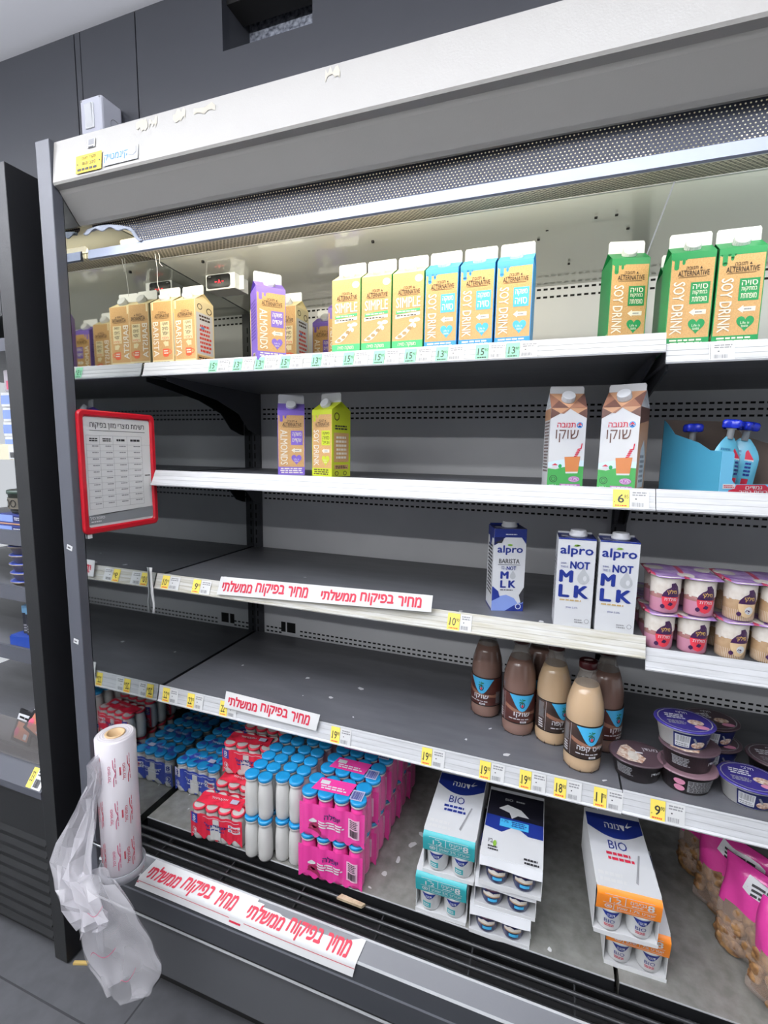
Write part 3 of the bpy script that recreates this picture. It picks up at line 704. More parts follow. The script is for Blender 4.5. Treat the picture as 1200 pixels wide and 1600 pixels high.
def make_choc():
    t = thing('chocolate_milk_carton', '', 'carton')
    def draw(a):
        a.rect(0, 0, 1, 1, CARD, 0.5)
        a.poly([(0, 1), (.5, 1), (.27, .935)], LB, 2); a.poly([(.5, 1), (1, 1), (.75, .935)], LB, 2); a.poly([(0, 1), (.27, .935), (0, .87)], DB, 2); a.poly([(1, 1), (.75, .935), (1, .88)], DB, 2); a.poly([(.27, .935), (.5, 1), (.55, 1), (.36, .93)], MB_, 3)
        a.text(heb('תנובה'), .2, .765, .70, .82, RED_INK, 3, bold=0.03); a.ring(.82, .793, .085, .036, .3, BLUE, 2); a.poly([(.74, .785), (.82, .825), (.90, .785), (.82, .80)], RED_INK, 3); a.poly([(.76, .77), (.88, .77), (.82, .795)], NAVY, 3)
        a.text(heb('שוקו'), .17, .58, .80, .735, DB, 3, bold=0.0)
        sk = mat('pale_sky', '#cfe4f2', 0.5); a.poly([(0, .27), (1, .27), (1, .36), (.4, .37), (0, .33)], sk, 1)
        hill = mat('hill_green', '#3c8f47', 0.5); a.poly([(0, 0), (1, 0), (1, .285), (.75, .29), (.45, .275), (.22, .245), (0, .255)], hill, 2)
        a.rect(.12, .265, .25, .295, CARD, 3); a.poly([(.1, .295), (.2, .32), (.28, .295)], RED_INK, 3); a.ell(.34, .285, .05, .025, GREEN, 3)
        a.poly([(.45, .40), (.89, .41), (.85, .22), (.50, .215)], mat('glass_choc', '#c07a4a', 0.4), 3); a.poly([(.45, .40), (.89, .41), (.885, .425), (.45, .418)], CARD, 3); a.poly([(.5, .215), (.85, .22), (.84, .20), (.51, .195)], CARD, 3)
        for i in range(5):
            u, v = .76+.022*i, .40+.022*i; a.poly([(u-.05, v), (u+.05, v+.012), (u+.05, v+.026), (u-.05, v+.014)], RED_INK, 4)
        a.poly([(.88, .50), (.91, .50), (.93, .57), (.90, .57)], RED_INK, 4)
        a.ring(.17, .125, .11, .045, .15, DARK_INK, 3); a.ring(.17, .125, .06, .025, .2, DARK_INK, 3); a.text(heb('ליטר')+' 1', .06, .035, .24, .06, CARD, 3)
        oval = mat('oval_mauve', '#a962a8', 0.5); a.ell(.75, .125, .16, .037, oval, 3); a.ell(.75, .125, .14, .03, CARD, 4); a.ell(.75, .125, .13, .026, oval, 5); a.text('2.7%', .65, .11, .85, .14, CARD, 6)
        a.rect(.36, .035, .93, .065, oval, 3); a.lines(.4, .04, .9, .06, 1, CARD, 4, words=4)
    def gable(a): a.rect(0, 0, 1, 1, LB, 0.5); a.poly([(0, 0), (.5, 0), (.25, .5)], DB, 1); a.poly([(.5, 0), (1, 0), (.75, .5)], MB_, 1); a.poly([(0, 0), (.25, .5), (0, 1)], MB_, 1); a.poly([(1, 0), (.75, .5), (1, 1)], DB, 1)
    draw.gable = gable
    def side(a, s):
        a.rect(0, 0, 1, 1, CARD if s < 0 else LB, 0.5)
        if s < 0: a.lines(.1, .2, .9, .85, 16, DB, 1, seed=4); a.poly([(0, .86), (1, .86), (1, 1), (0, 1)], LB, 1)
        else: a.poly([(.2, .05), (.8, .05), (.85, .4), (.6, .62), (.3, .5)], CARD, 1); a.lines(.28, .1, .76, .45, 6, GREY_INK, 2); a.poly([(.0, .8), (1, .86), (1, 1), (0, 1)], DB, 1)
    carton_shell(t, CARD, CARD, CARD, LB, FIN_G, CAPW, draw=draw, side_draw=side, h=0.168, gh=0.034, fh=0.014); return t
choc = Kind(make_choc)

# top shelf, left bay
Z1 = 0.5875 - 0.009
G = 'drink cartons on the top shelf'
barista.put((0.040, 0.016, Z1), 0.0, 'kraft barista carton against the mirrored end of the top shelf', G)
barista.put((0.114, 0.020, Z1), -0.02, 'kraft barista carton directly left of the thermometer, second from the mirror', G)
almond.put((0.392, 0.006, Z1), 0.80, 'purple almond carton standing alone at the front edge of the top shelf', G)
almond.put((0.486, 0.20, Z1), 0.04, 'purple almond carton on the top shelf half hidden by the first bean-pod carton', G)
almond.put((0.368, 0.33, Z1), 0.04, 'purple almond carton farthest back on the top shelf, left of another purple one', G)
barista.put((0.266, 0.15, Z1), 0.0, 'kraft carton peeping out behind the lone purple carton on the top shelf', G)
barista.put((0.340, 0.152, Z1), 0.0, 'cream-sided carton behind the lone purple carton, its right side showing', G)
for i, x in enumerate((0.5925, 0.667, 0.742)):
    simple.put((x, 0.006, Z1), -0.02, ('leftmost', 'middle', 'rightmost')[i] + ' kraft carton with a white bean pod and green foot', G)
for i, x in enumerate((0.8175, 0.8935, 0.9695)):
    soy_blue.put((x, 0.004, Z1), -0.02, ('leftmost', 'middle', 'rightmost')[i] + ' blue soy drink carton on the top shelf', G)
soy_green.put((1.188, 0.062, Z1), 0.2, 'green soy carton at the right end of the left-hand top shelf', G)
Z1R = 0.567 - 0.009
soy_green.put((1.285, 0.004, Z1R), 0.03, 'green soy carton first at the front of the lower right top shelf', G)
soy_green.put((1.361, 0.006, Z1R), 0.01, 'green soy carton cut off by the right edge of the photo', G)
soy_green.put((1.289, 0.105, Z1R), 0.03, 'green soy carton behind the first one on the right top shelf', G)
# second shelf
Z2 = 0.2973 - 0.009
almond.put((0.392, 0.095, Z2+0.004), 0.52, 'purple almond carton standing on the second shelf', 'drink cartons on the second shelf')
soy_lime.put((0.492, 0.080, Z2+0.004), -0.30, 'lime green soy carton turned sideways on the second shelf', 'drink cartons on the second shelf')
choc.put((1.090, 0.03, Z2), 0.18, 'chocolate milk carton with a drinking glass, left one of the pair', 'chocolate milk cartons')
choc.put((1.1865, 0.018, Z2), -0.36, 'chocolate milk carton with a drinking glass, right one of the pair', 'chocolate milk cartons')

# brick cartons of oat drink
AW, AD, AH = 0.074, 0.070, 0.196
LEAF = mat('leaf_green', '#7ba63a', 0.5); DROP = mat('milk_drop', '#b4b7ba', 0.3)
def make_brick(kind):
    def make():
        t = thing('barista_oat_carton' if kind else 'oat_drink_carton', '', 'carton')
        b = MB(); x0 = -AW/2
        b.box(x0, 0, 0, -x0, AD, AH, CARD, {'+z': NAVY_D})
        a = Art(b, face_fn((x0, 0, 0), (AW, 0, 0), (0, 0, AH), (0, -1, 0)))
        if not kind:
            a.rect(0, .985, 1, 1, NAVY, 2); a.text('alpro', .07, .80, .93, .92, NAVY, 3, bold=0.05); a.ell(.5, .925, .07, .011, LEAF, 4); a.poly([(.4, .915), (.52, .935), (.6, .925), (.5, .913)], LEAF, 4)
            a.text('SHHH..', .1, .715, .27, .735, NAVY, 3); a.text('THIS IS', .1, .675, .3, .698, NAVY, 3); a.text('NOT', .36, .67, .86, .75, NAVY, 3, bold=0.06)
            a.text('M', .1, .52, .42, .645, NAVY, 3, bold=0.08); a.text('L', .1, .355, .36, .485, NAVY, 3, bold=0.08); a.text('K', .52, .355, .86, .485, NAVY, 3, bold=0.08)
            pts = [(.72 + .16*math.cos(t_), .565 + .055*math.sin(t_)) for t_ in [PI*(1.0 + i/14) for i in range(15)]] + [(.86, .60), (.78, .645), (.71, .69), (.645, .645), (.575, .60)]
            a.poly(pts, DROP, 3); a.ell(.76, .57, .05, .03, CARD, 4)
            a.lines(.12, .305, .78, .335, 1, mat('ink_gold', '#b59a66', 0.6), 3, words=5); a.text(heb('שומן')+' 3.5%', .3, .225, .62, .25, NAVY, 3, bold=0); a.lines(.55, .07, .78, .12, 2, GREY_INK, 3); a.ring(.88, .1, .06, .025, .2, GREY_INK, 3)
        else:
            a.rect(0, .90, 1, 1, NAVY, 2); a.poly([(0, .90), (.35, .90), (.1, .82), (0, .8)], NAVY_D, 3); a.poly([(.85, .9), (1, .9), (1, .82)], NAVY, 3); a.lines(.35, .925, .75, .945, 1, CARD, 4)
            a.text('alpro', .12, .69, .90, .80, NAVY, 3, bold=0.05); a.ell(.5, .808, .08, .012, LEAF, 4); a.text('BARISTA', .18, .585, .82, .64, DARK_INK, 3, bold=0.02); a.rect(.15, .565, .85, .57, DARK_INK, 3)
            a.text('SHHH..', .26, .535, .37, .55, NAVY, 3); a.text('THIS IS', .26, .51, .4, .528, NAVY, 3); a.text('NOT', .43, .505, .72, .55, NAVY, 3, bold=0.05)
            a.text('M', .26, .40, .48, .485, NAVY, 3, bold=0.08); a.text('L', .26, .29, .42, .375, NAVY, 3, bold=0.08); a.text('K', .52, .29, .72, .375, NAVY, 3, bold=0.08)
            a.poly([(.63 + .09*math.cos(t_), .43 + .035*math.sin(t_)) for t_ in [PI*(1.0 + i/12) for i in range(13)]] + [(.70, .46), (.63, .50), (.56, .46)], DROP, 3)
            a.lines(.25, .25, .72, .27, 1, DARK_INK, 3)
            peri = mat('periwinkle', '#7d93cf', 0.5); a.poly([(0, 0), (1, 0), (1, .12), (.82, .1), (.7, .16), (.45, .2), (.2, .18), (0, .20)], peri, 2); a.poly([(0, .12), (.25, .17), (.2, .24), (.02, .30), (0, .3)], NAVY, 3)
            a.poly([(.42, 0), (1, 0), (1, .1), (.7, .07)], NAVY, 3); a.ring(.84, .06, .09, .035, .25, CARD, 4); a.poly([(.85, .2), (1, .3), (1, .12), (.92, .1)], DARK_INK, 3); a.poly([(.0, .83), (.3, .88), (.24, .83)], DARK_INK, 4)
        for s in (-1, 1):
            o = (x0, AD, 0) if s < 0 else (-x0, 0, 0); U = (0, -AD, 0) if s < 0 else (0, AD, 0)
            a = Art(b, face_fn(o, U, (0, 0, AH), (s, 0, 0))); a.lines(.15, .18, .9, .80, 14, DARK_INK if kind else GREY_INK, 2, seed=3, words=4)
            if kind: a.rect(0, .88, 1, 1, NAVY, 2); a.rect(0, 0, 1, .02, NAVY, 2)
            else: a.text('alpro', .1, .55, .6, .75, DARK_INK, 3, rot=-90)
        a = Art(b, face_fn((x0, 0, AH), (AW, 0, 0), (0, AD, 0), (0, 0, 1)))
        a.rect(.03, .55, .97, .98, NAVY, 1); a.lines(.08, .2, .3, .5, 2, CARD, 2)
        # folded ears of the top
        b.add([(x0, 0.004, AH), (x0, AD-.004, AH), (x0-.0012, AD/2, AH-.05)], [[0, 1, 2]], NAVY if kind else CARD)
        b.add([(-x0, 0.004, AH), (-x0, AD-.004, AH), (-x0+.0012, AD/2, AH-.05)], [[0, 1, 2]], NAVY if kind else CARD)
        b.box(x0+.002, AD*.93, AH, -x0-.002, AD*.96, AH+.004, CARD if not kind else NAVY)
        b.build('carton_body', t, bevel=0.0014)
        b = MB(); b.lathe([(.0175, 0), (.0185, .002), (.0185, .0055), (.0165, .0065), (.016, .0125), (.0145, .014)], CAPW, (0.004, AD*.46, AH), 26)
        b.build('screw_cap', t); return t
    return Kind(make)
oat_b, oat = make_brick(1), make_brick(0)
Z3 = 0.0 - 0.0085
oat_b.put((0.981, 0.076, Z3), 0.32, 'blue-patterned barista oat carton standing apart on the third shelf', 'oat drink cartons')
oat.put((1.1225, 0.010, Z3), 0.06, 'white oat drink carton, left one of the touching pair', 'oat drink cartons')
oat.put((1.2035, 0.010, Z3), 0.02, 'white oat drink carton, right one of the touching pair', 'oat drink cartons')

# ================================================================== right bay, second shelf: pouches in a display tray
TURQ = mat('tray_turquoise', '#3f90ae', 0.5); TRIN = mat('tray_inside_card', '#6f625a', 0.8); POUCH = mat('pouch_turquoise', '#5fb0cc', 0.25, coat=0.4); CAPB = mat('cap_blue', '#1c2fb0', 0.25)
t = thing('display_tray', 'open turquoise card display tray with red front, holding squeeze pouches', 'tray', (1.3625, 0.008, 0.2975-0.009), 0.50)
TX, TYD = 0.165, 0.16
b = MB()
b.box(0, 0, 0, TX, TYD, 0.0015, TURQ, {'+z': TRIN})
prof = [(0.002, 0.0), (TYD, 0.0), (TYD, 0.150), (0.145, 0.138), (0.125, 0.118), (0.06, 0.100), (0.03, 0.085), (0.002, 0.083)]
b.prism(prof, 0.0, 0.0012, TURQ); b.prism(prof, 0.0014, 0.0018, TRIN); b.prism(prof, TX-0.0012, TX, TRIN)
b.build('tray_side', t)
b = MB(); b.box(0, TYD-.0015, 0, TX, TYD, 0.150, TRIN); b.build('tray_back', t)
b = MB(); fw = 0.0012
for pr in ([(0, 0), (0.026, 0), (0.026, 0.078), (0.023, 0.083), (0, 0.083)], [(0.026, 0), (TX-0.03, 0), (TX-0.03, 0.022), (0.033, 0.022), (0.026, 0.03)], [(TX-0.03, 0), (TX, 0), (TX, 0.083), (TX-.022, 0.083), (TX-.03, 0.03)]):
    b.prism(pr, 0, fw, mat('tray_front_blue', '#6bbbe0', 0.5), axis='Y')
a = Art(b, face_fn((0, 0, 0), (TX, 0, 0), (0, 0, 0.083), (0, -1, 0)))
a.poly([(.12, .01), (.75, .01), (.75, .12), (.66, .17), (.6, .255), (.22, .255), (.2, .17), (.12, .12)], RED_INK, 2)
a.rect(.04, .16, .2, .27, CARD, 3); a.lines(.05, .18, .19, .25, 2, RED_INK, 4); a.text(heb('גמדים'), .34, .15, .56, .225, CARD, 4); a.text(heb('ארוחת בוקר'), .26, .03, .68, .12, CARD, 4)
b.build('tray_front', t)
def make_pouch():
    t = thing('squeeze_pouch', '', 'pouch'); b = MB(); H, Wd = 0.105, 0.062
    def pf(sgn):
        def fn(u, v):
            w = Wd/2*(1 - 0.72*max(0, (v-.62)/.38)**1.6); th = 0.016*math.sin(PI*min(1, .12+v*.9))*(1-(2*u-1)**2)**.6 * (1-.35*v)
            return ((2*u-1)*w, sgn*(th+.0006), H*v)
        return fn
    b.grid(pf(-1), 12, 14, POUCH); b.grid(pf(1), 12, 14, POUCH)
    f0 = pf(-1)
    a = Art(b, lambda u, v, l: Vector(f0(u, v)) + Vector((0, -l, 0)), nu=8)
    a.lines(.12, .12, .5, .8, 9, mat('pouch_ink', '#2c6f92', 0.5), 2, seed=4); a.rect(.62, .12, .86, .62, CARD, 2); a.rect(.66, .15, .84, .26, RED_INK, 3); a.lines(.66, .3, .84, .58, 4, NAVY, 3, words=2); a.poly([(.62, .62), (.86, .62), (.7, .8), (.62, .76)], RED_INK, 2)
    b.build('pouch_bag', t, sub=0)
    b = MB(); b.lathe([(.006, H-.004), (.006, H+.014), (.0085, H+.0145), (.0085, H+.017), (.006, H+.0175)], CAPW, seg=16); b.build('spout', t)
    b = MB(); n = 40; vs = []
    for z, s in ((H+.016, .85), (H+.0185, 1), (H+.0285, 1), (H+.032, .85), (H+.0335, .4)):
        vs += [(s*(.0165+.0035*math.cos(4*2*PI*k/n))*math.cos(2*PI*k/n), s*(.0165+.0035*math.cos(4*2*PI*k/n))*math.sin(2*PI*k/n), z) for k in range(n)]
    fs = [[i*n+k, i*n+(k+1)%n, (i+1)*n+(k+1)%n, (i+1)*n+k] for i in range(4) for k in range(n)] + [[4*n+k for k in range(n)]]
    b.add(vs, fs, CAPB, True); b.build('winged_cap', t); return t
pouch = Kind(make_pouch); ZT = 0.2975 - 0.009 + 0.003
p = pouch.put((1.336, 0.122, ZT-.001), 0.9, 'turquoise squeeze pouch at the left of the display tray, mostly behind its side', 'squeeze pouches in the tray')
p = pouch.put((1.377, 0.058, ZT+.004), 0.55, 'turquoise squeeze pouch standing tallest at the front of the display tray', 'squeeze pouches in the tray'); p.rotation_euler = (0.0, 0.10, 0.5)
p = pouch.put((1.409, 0.100, ZT+.002), -0.3, 'turquoise squeeze pouch leaning behind the front pouch in the tray', 'squeeze pouches in the tray'); p.rotation_euler = (0, 0.12, -0.25)

# ================================================================== right bay, third shelf: layered desserts in clear pots
CREAMT = mat('dessert_cream', '#d8cfc4', 0.25, noise=(60, '#efeae2', 0.8), coat=0.3); CHOCP = mat('dessert_choc', '#9a6a68', 0.25, noise=(50, '#b98d88', 0.7), coat=0.3); PINKP = mat('dessert_pink', '#c0879c', 0.25, coat=0.3); COFP = mat('dessert_coffee', '#a98a68', 0.25, noise=(40, '#c4aa88', 0.8), coat=0.3)
PLUM = mat('plum_dark', '#3a1c44', 0.4); LABR = mat('label_red', '#d43a4a', 0.4); LABC = mat('label_cream', '#d9bd94', 0.4)
FOIL = mat('foil_lid', '#b9a3c8', 0.3, metal=0.2, noise=(45, '#7a3aa0', 1.0)); FOILR = mat('foil_lid_red', '#a03a52', 0.35)
def make_pots(kind):
    def make():
        t = thing('dessert_pot_pack', '', 'dessert'); r0, r1, H = 0.0255, 0.0285, 0.077
        for (x, y) in ((-.0305, .031), (.0305, .031), (-.0305, .092), (.0305, .092)):
            b = MB(); pr = []; mats = {}
            lay = [(0.0, r0-.004, 0), (0.003, r0, 0)] + [(H*k/10, r0+(r1-r0)*k/10, k) for k in range(1, 10)] + [(H-.004, r1, 9), (H-.002, r1+.003, 9), (H, r1+.003, 9)]
            for z, r_, _ in lay: pr.append((r_, z))
            for i, (z, _, k) in enumerate(lay):
                fz = z/H
                if kind == 0: mats[i] = PINKP if fz < .34 else (CHOCP if fz < .58 else CREAMT)
                else: mats[i] = COFP if fz < .62 else CREAMT
            b.lathe(pr, CREAMT, (x, y, 0), 28, mats=mats)
            # uneven cream layer running down
            f = cyl_fn(r0+.0007, 0.0, H, -175, -5, (x, y), r1=r1+.0002)
            a = Art(b, f, nu=16, lift=.0003)
            r = random.Random(int(x*1000)+kind)
            m_lo = .56 if kind == 0 else .60
            for i in range(16): a.rect(i/16, m_lo-.07*r.random()-.02, (i+1)/16, m_lo+.12, CREAMT, .4)
            for i in range(26): a.rect(i/26, .02, i/26+.006, .30, CREAMT if kind else FOILR, .5) if kind else a.rect(i/26, .02, i/26+.005, .25, PINKP, .6)
            if y < .05:
                c0 = .56 if kind == 0 else .58
                pts = [(c0+.19*math.cos(q), .44+.33*math.sin(q)) for q in [PI*(1+i/14) for i in range(15)]]
                a.poly(pts + [(c0+.19, .47), (c0-.19, .47)], LABR if kind == 0 else LABC, 2)
                a.poly([(c0-.19, .46), (c0-.16, .56), (c0-.09, .66), (c0+.0, .72), (c0-.01, .82), (c0+.08, .84), (c0+.15, .74), (c0+.19, .58), (c0+.19, .46)], PLUM, 3)
                a.text(heb('מילקי'), c0-.08, .52, c0+.12, .66, mat('gold_ink', '#e6c26a', 0.5), 5); a.text(heb('מולדת') if kind == 0 else heb('בטעם'), c0-.13, .36, c0+.13, .45, CARD, 5) if kind == 0 else a.ell(c0+.03, .30, .09, .10, CARD, 5)
                a.poly([(c0-.06, .25), (c0+.02, .22), (c0+.07, .29), (c0-.01, .33)], PLUM, 5); a.ell(c0-.16, .20, .05, .06, PLUM, 4)
            b.build('pot', t)
        b = MB()
        def lid(u, v):
            x = -.0635 + .127*u; y = -.002 + .127*v
            e = min(1, min(u, 1-u, v, 1-v)*14); k = abs(math.sin(u*2*PI))
            return (x, y + .006*(1-k)*(1 if v < .5 else -1)*(1 if min(v, 1-v) < .1 else 0), H + .0006 + .0012*math.sin(u*9)*math.sin(v*7) - (1-e)*.0022 + (.006*(1-u*9) if u < .11 and v < .2 else 0))
        b.grid(lid, 30, 30, FOIL, mfn=lambda u, v: FOILR if (u < .06 or .46 < u < .54) else FOIL); b.build('foil_lid', t, solid=.0008); return t
    return Kind(make)
pot_r, pot_c = make_pots(0), make_pots(1)
ZP = -0.0225 - 0.0085
for lv in (0, 1):
    w = ('lower', 'upper')[lv]
    pot_r.put((1.322 + .004*lv, 0.008 - .004*lv, ZP + .0795*lv), 0.03, 'red-labelled layered dessert pots, %s pack of the front stack' % w, 'layered dessert packs')
    pot_c.put((1.449 + .005*lv, 0.010 - .003*lv, ZP + .0795*lv), 0.03 if lv == 0 else 1.0e-3, ('coffee dessert pack with cream labels, lower one at the right photo edge', 'coffee dessert pack without labels in front, upper one at the right photo edge')[lv], 'layered dessert packs')
pot_r.put((1.318, 0.145, ZP), 0.02, 'pack of layered dessert pots behind the red-labelled stack', 'layered dessert packs')

# ================================================================== bottles of milk drink on the fourth shelf
CHM = mat('milk_chocolate', '#7d6258', 0.22, coat=0.4); COM = mat('milk_coffee', '#c0a483', 0.22, coat=0.4)
CLR = mat('bottle_clear_neck', '#9a938c', 0.08, alpha=0.38); LCH = mat('label_chocolate', '#4a2622', 0.35, noise=(14, '#65382f', 0.8)); LCO = mat('label_coffee', '#2b211e', 0.35, noise=(14, '#5a4034', 0.8)); CAPR = mat('cap_maroon', '#38090d', 0.3)
def make_bottle(kind):
    milk, labm, word = ((CHM, LCH, 'שוקו'), (COM, LCO, 'אייס קפה'))[kind]
    def make():
        t = thing('chocolate_milk_bottle' if kind == 0 else 'iced_coffee_bottle', '', 'bottle'); R = 0.0405
        pr = [(.030, 0.003), (.036, 0.0), (.0395, .006), (R, .02), (R-.0008, .034), (R-.0008, .113), (R, .122), (R-.0005, .14), (.0375, .158), (.032, .178), (.026, .196)]
        b = MB(); b.lathe(pr, milk, seg=40)
        for k in range(10):
            q = 2*PI*k/10; b.box(.0385*math.cos(q)-.001, .0385*math.sin(q)-.001, .001, .0385*math.cos(q)+.001, .0385*math.sin(q)+.001, .012, mat('base_groove', '#4a3a32', 0.5))
        b.build('milk_body', t)
        b = MB(); b.lathe([(.026, .1961), (.021, .210), (.0175, .222), (.0165, .228), (.0195, .229), (.0195, .232), (.0165, .233), (.0165, .236)], CLR, seg=32, cap0=False); b.build('clear_neck', t)
        b = MB(); b.lathe([(.019, .2335), (.0195, .235), (.0195, .2475), (.0185, .249)], CAPR, seg=32); b.lathe([(.0165, .249), (.0160, .2498)], CAPR, seg=32); b.lathe([(.010, .2497), (.0095, .2500)], mat('cap_print', '#b9a9a4', 0.5), seg=20, sx=1, sy=.4); b.build('bottle_cap', t)
        b = MB(); b.lathe([(R, .034), (R+.0003, .0345), (R+.0003, .1125), (R, .113)], labm, seg=48, cap0=False, cap1=False)
        a = Art(b, cyl_fn(R+.0004, .034, .113, -180, 0), nu=26, lift=.0003)
        a.rect(0, .97, 1, 1, SLOT, 1); a.rect(0, 0, 1, .03, SLOT, 1)
        n = 16; c = .55; wd = .25
        for i in range(n):                       # drooping blue shield with a palm tree
            u0, u1 = c-wd+2*wd*i/n, c-wd+2*wd*(i+1)/n; dpt = lambda u: .94 - .52*math.cos((u-c)/wd*PI/2)**1.3 if abs(u-c) < wd else .94
            a.poly([(u0, .96), (u0, dpt(u0)), (u1, dpt(u1)), (u1, .96)], SKY, 2)
        a.rect(c-.012, .60, c+.012, .76, mat('palm_green', '#1f7a54', 0.5), 4); PG = mat('palm_green')
        for dx, dy in ((-.07, .70), (-.06, .82), (.06, .82), (.07, .70), (0, .87)): a.poly([(c, .78), (c+dx*.5-.012, .80+(dy-.75)*.6), (c+dx, dy), (c+dx*.5+.012, .76+(dy-.75)*.5)], PG, 5)
        a.ring(c, .64, .05, .1, .3, DARK_INK, 4); a.ell(c, .62, .022, .05, LABR, 5)
        a.text(heb(word), .40 if kind == 0 else .32, .225, .70 if kind == 0 else .78, .395, CARD, 3, bold=.04)
        a.lines(.30, .14, .74, .19, 1, CARD, 3, words=6); a.rect(.52, .045, .64, .105, CARD, 3); a.lines(.54, .06, .62, .09, 1, labm, 4, words=2)
        a.lines(.04, .42, .17, .92, 12, GREY_INK, 3, words=3); a.rect(.195, .03, .20, .97, CARD, 3); a.lines(.05, .08, .15, .38, 4, CARD, 3, words=2)
        a.poly([(.21, .5), (.45, .36), (.85, .30), (.98, .4), (.98, .48), (.8, .40), (.5, .45), (.21, .62)], MB_, 1)
        a.barcode(.86, .1, .98, .5, GREY_INK, 3)
        b.build('wrap_label', t); return t
    return Kind(make)
bch, bco = make_bottle(0), make_bottle(1)
ZB = -0.3366 - 0.0085
bch.put((0.925, 0.215, ZB), -0.35, 'chocolate milk bottle, leftmost of the bottles on the fourth shelf', 'milk drink bottles')
bch.put((1.015, 0.160, ZB), 0.12, 'chocolate milk bottle between the leftmost bottle and the iced coffee bottles', 'milk drink bottles')
bco.put((1.098, 0.150, ZB), 0.55, 'iced coffee bottle half hidden by the front iced coffee bottle', 'milk drink bottles')
bco.put((1.165, 0.068, ZB), 0.22, 'iced coffee bottle nearest the shelf edge, its maroon cap in view', 'milk drink bottles')
bch.put((1.216, 0.165, ZB), 0.6, 'chocolate milk bottle standing right behind the front iced coffee bottle', 'milk drink bottles')
bch.put((1.062, 0.262, ZB), 0.1, 'chocolate milk bottle at the back, in the gap between two front bottles', 'milk drink bottles')

# ================================================================== lidded dessert tubs on the fourth shelf, right bay
TUBD = mat('tub_dark', '#2a2426', 0.3); TUBW = mat('tub_white', '#c9c8c6', 0.3); INDIGO = mat('lid_indigo', '#38307c', 0.25, coat=0.3); LIDB = mat('lid_brown', '#4a3a40', 0.3); COOK = mat('crumble', '#a5785c', 0.6, noise=(160, '#e8ddd0', 1.0)); LIDP = mat('lid_mauve', '#7a6068', 0.3); PINKL = mat('label_pink', '#d28aa6', 0.4)
def make_tub(body, lid, kind, word, r=0.056, h=0.044, oval=0.86):
    def make():
        t = thing('dessert_tub', '', 'dessert'); b = MB()
        b.lathe([(r*.74, 0), (r*.78, .002), (r*.93, h-.004), (r*.985, h-.003), (r*.985, h)], body, seg=44, sy=oval)
        base = cyl_fn(r*.785, .003, h-.005, -180, 0, r1=r*.925)
        a = Art(b, lambda u, v, l: Vector((base(u, v, l).x, base(u, v, l).y*oval, base(u, v, l).z)), nu=26, lift=.0004)
        if kind == 0:
            a.lines(.15, .3, .4, .9, 6, GREY_INK, 2, words=3); a.text(word, .62, .5, .78, .72, CARD, 3); a.rect(.86, .2, .93, .9, COOK, 2)
        elif kind == 1:
            a.rect(.30, 0, 1, 1, NAVY_D, 1); a.rect(.32, .12, .50, .88, CARD, 2); a.barcode(.33, .45, .49, .85, GREY_INK, 3); a.lines(.33, .15, .49, .4, 2, GREY_INK, 3)
            a.ell(.62, .32, .1, .22, COOK, 2); a.poly([(.53, .75), (.55, .8), (.6, .45), (.58, .4)], GREY_INK, 3); a.text(word, .76, .3, .90, .62, CARD, 3)
        else:
            a.ell(.34, .7, .07, .2, PINKL, 2); a.ell(.34, .28, .07, .2, PINKL, 2); a.rect(.44, .12, .8, .9, GREY_INK, 1); a.lines(.45, .15, .79, .88, 7, TUBD, 2, words=8); a.rect(.84, .1, .92, .9, CARD, 2)
        b.build('tub_body', t)
        b = MB(); b.lathe([(r*1.03, h), (r*1.05, h+.0012), (r*1.05, h+.0028), (r*1.0, h+.004), (r*.9, h+.0036)], lid, seg=44, sy=oval)
        a = Art(b, lambda u, v, l: Vector(((2*u-1)*r*.93, (2*v-1)*r*.93*oval, h+.0038+l)), lift=.0003)
        if kind == 0:
            a.poly([(.05, .32), (.2, .72), (.34, .82), (.62, .30), (.5, .08), (.26, .12)], COOK, 1); a.ell(.38, .35, .1, .2, CREAMT, 2); a.text(word, .62, .6, .92, .75, CARD, 2); a.rect(.45, .48, .6, .54, CARD, 2)
        elif kind == 1:
            a.text(word, .42, .78, .62, .9, CARD, 2); a.lines(.16, .5, .55, .74, 3, CARD, 2, words=4, seed=3); a.ell(.68, .42, .15, .12, COOK, 2); a.ell(.74, .22, .13, .08, PINKL, 2); a.ring(.5, .5, .5, .5, .04, GREY_INK, 1); a.lines(.15, .25, .5, .42, 3, GREY_INK, 2)
        else: a.lines(.2, .3, .8, .7, 4, CARD, 2)
        b.build('lid', t); return t
    return Kind(make)
tub_a = make_tub(TUBD, LIDB, 0, heb('מעדן')); tub_b = make_tub(TUBW, INDIGO, 1, heb('חלבי')); tub_c = make_tub(TUBD, LIDP, 2, ''); tub_d = make_tub(TUBD, LIDB, 1, heb('חלבי'))
GT = 'dessert tubs on the fourth shelf'
tub_a.put((1.279, 0.072, ZB+.002), 0.10, 'dark oval dessert tub with crumble picture lid, standing alone beside the bottles', GT)
tub_c.put((1.374, 0.070, ZB+.002), 0.08, 'dark dessert tub at the bottom of the three-high stack', GT)
tub_a.put((1.374, 0.071, ZB+.050), 0.28, 'dark dessert tub in the middle of the three-high stack', GT)
tub_b.put((1.362, 0.074, ZB+.098), 0.08, 'indigo-lidded dessert tub on top of the three-high stack', GT)
tub_b.put((1.487, 0.068, ZB+.002), -0.05, 'indigo-lidded dessert tub at the right photo edge, at the shelf front', GT)
tub_d.put((1.452, 0.195, ZB+.002), 0.1, 'dark-lidded dessert tub in shadow behind the stack, lower one', GT)
tub_d.put((1.446, 0.200, ZB+.050), 0.2, 'dark-lidded dessert tub in shadow behind the stack, upper one', GT)
tub_d.put((1.568, 0.170, ZB+.002), 0.1, 'dessert tub in shadow behind the right-edge indigo tub', GT)

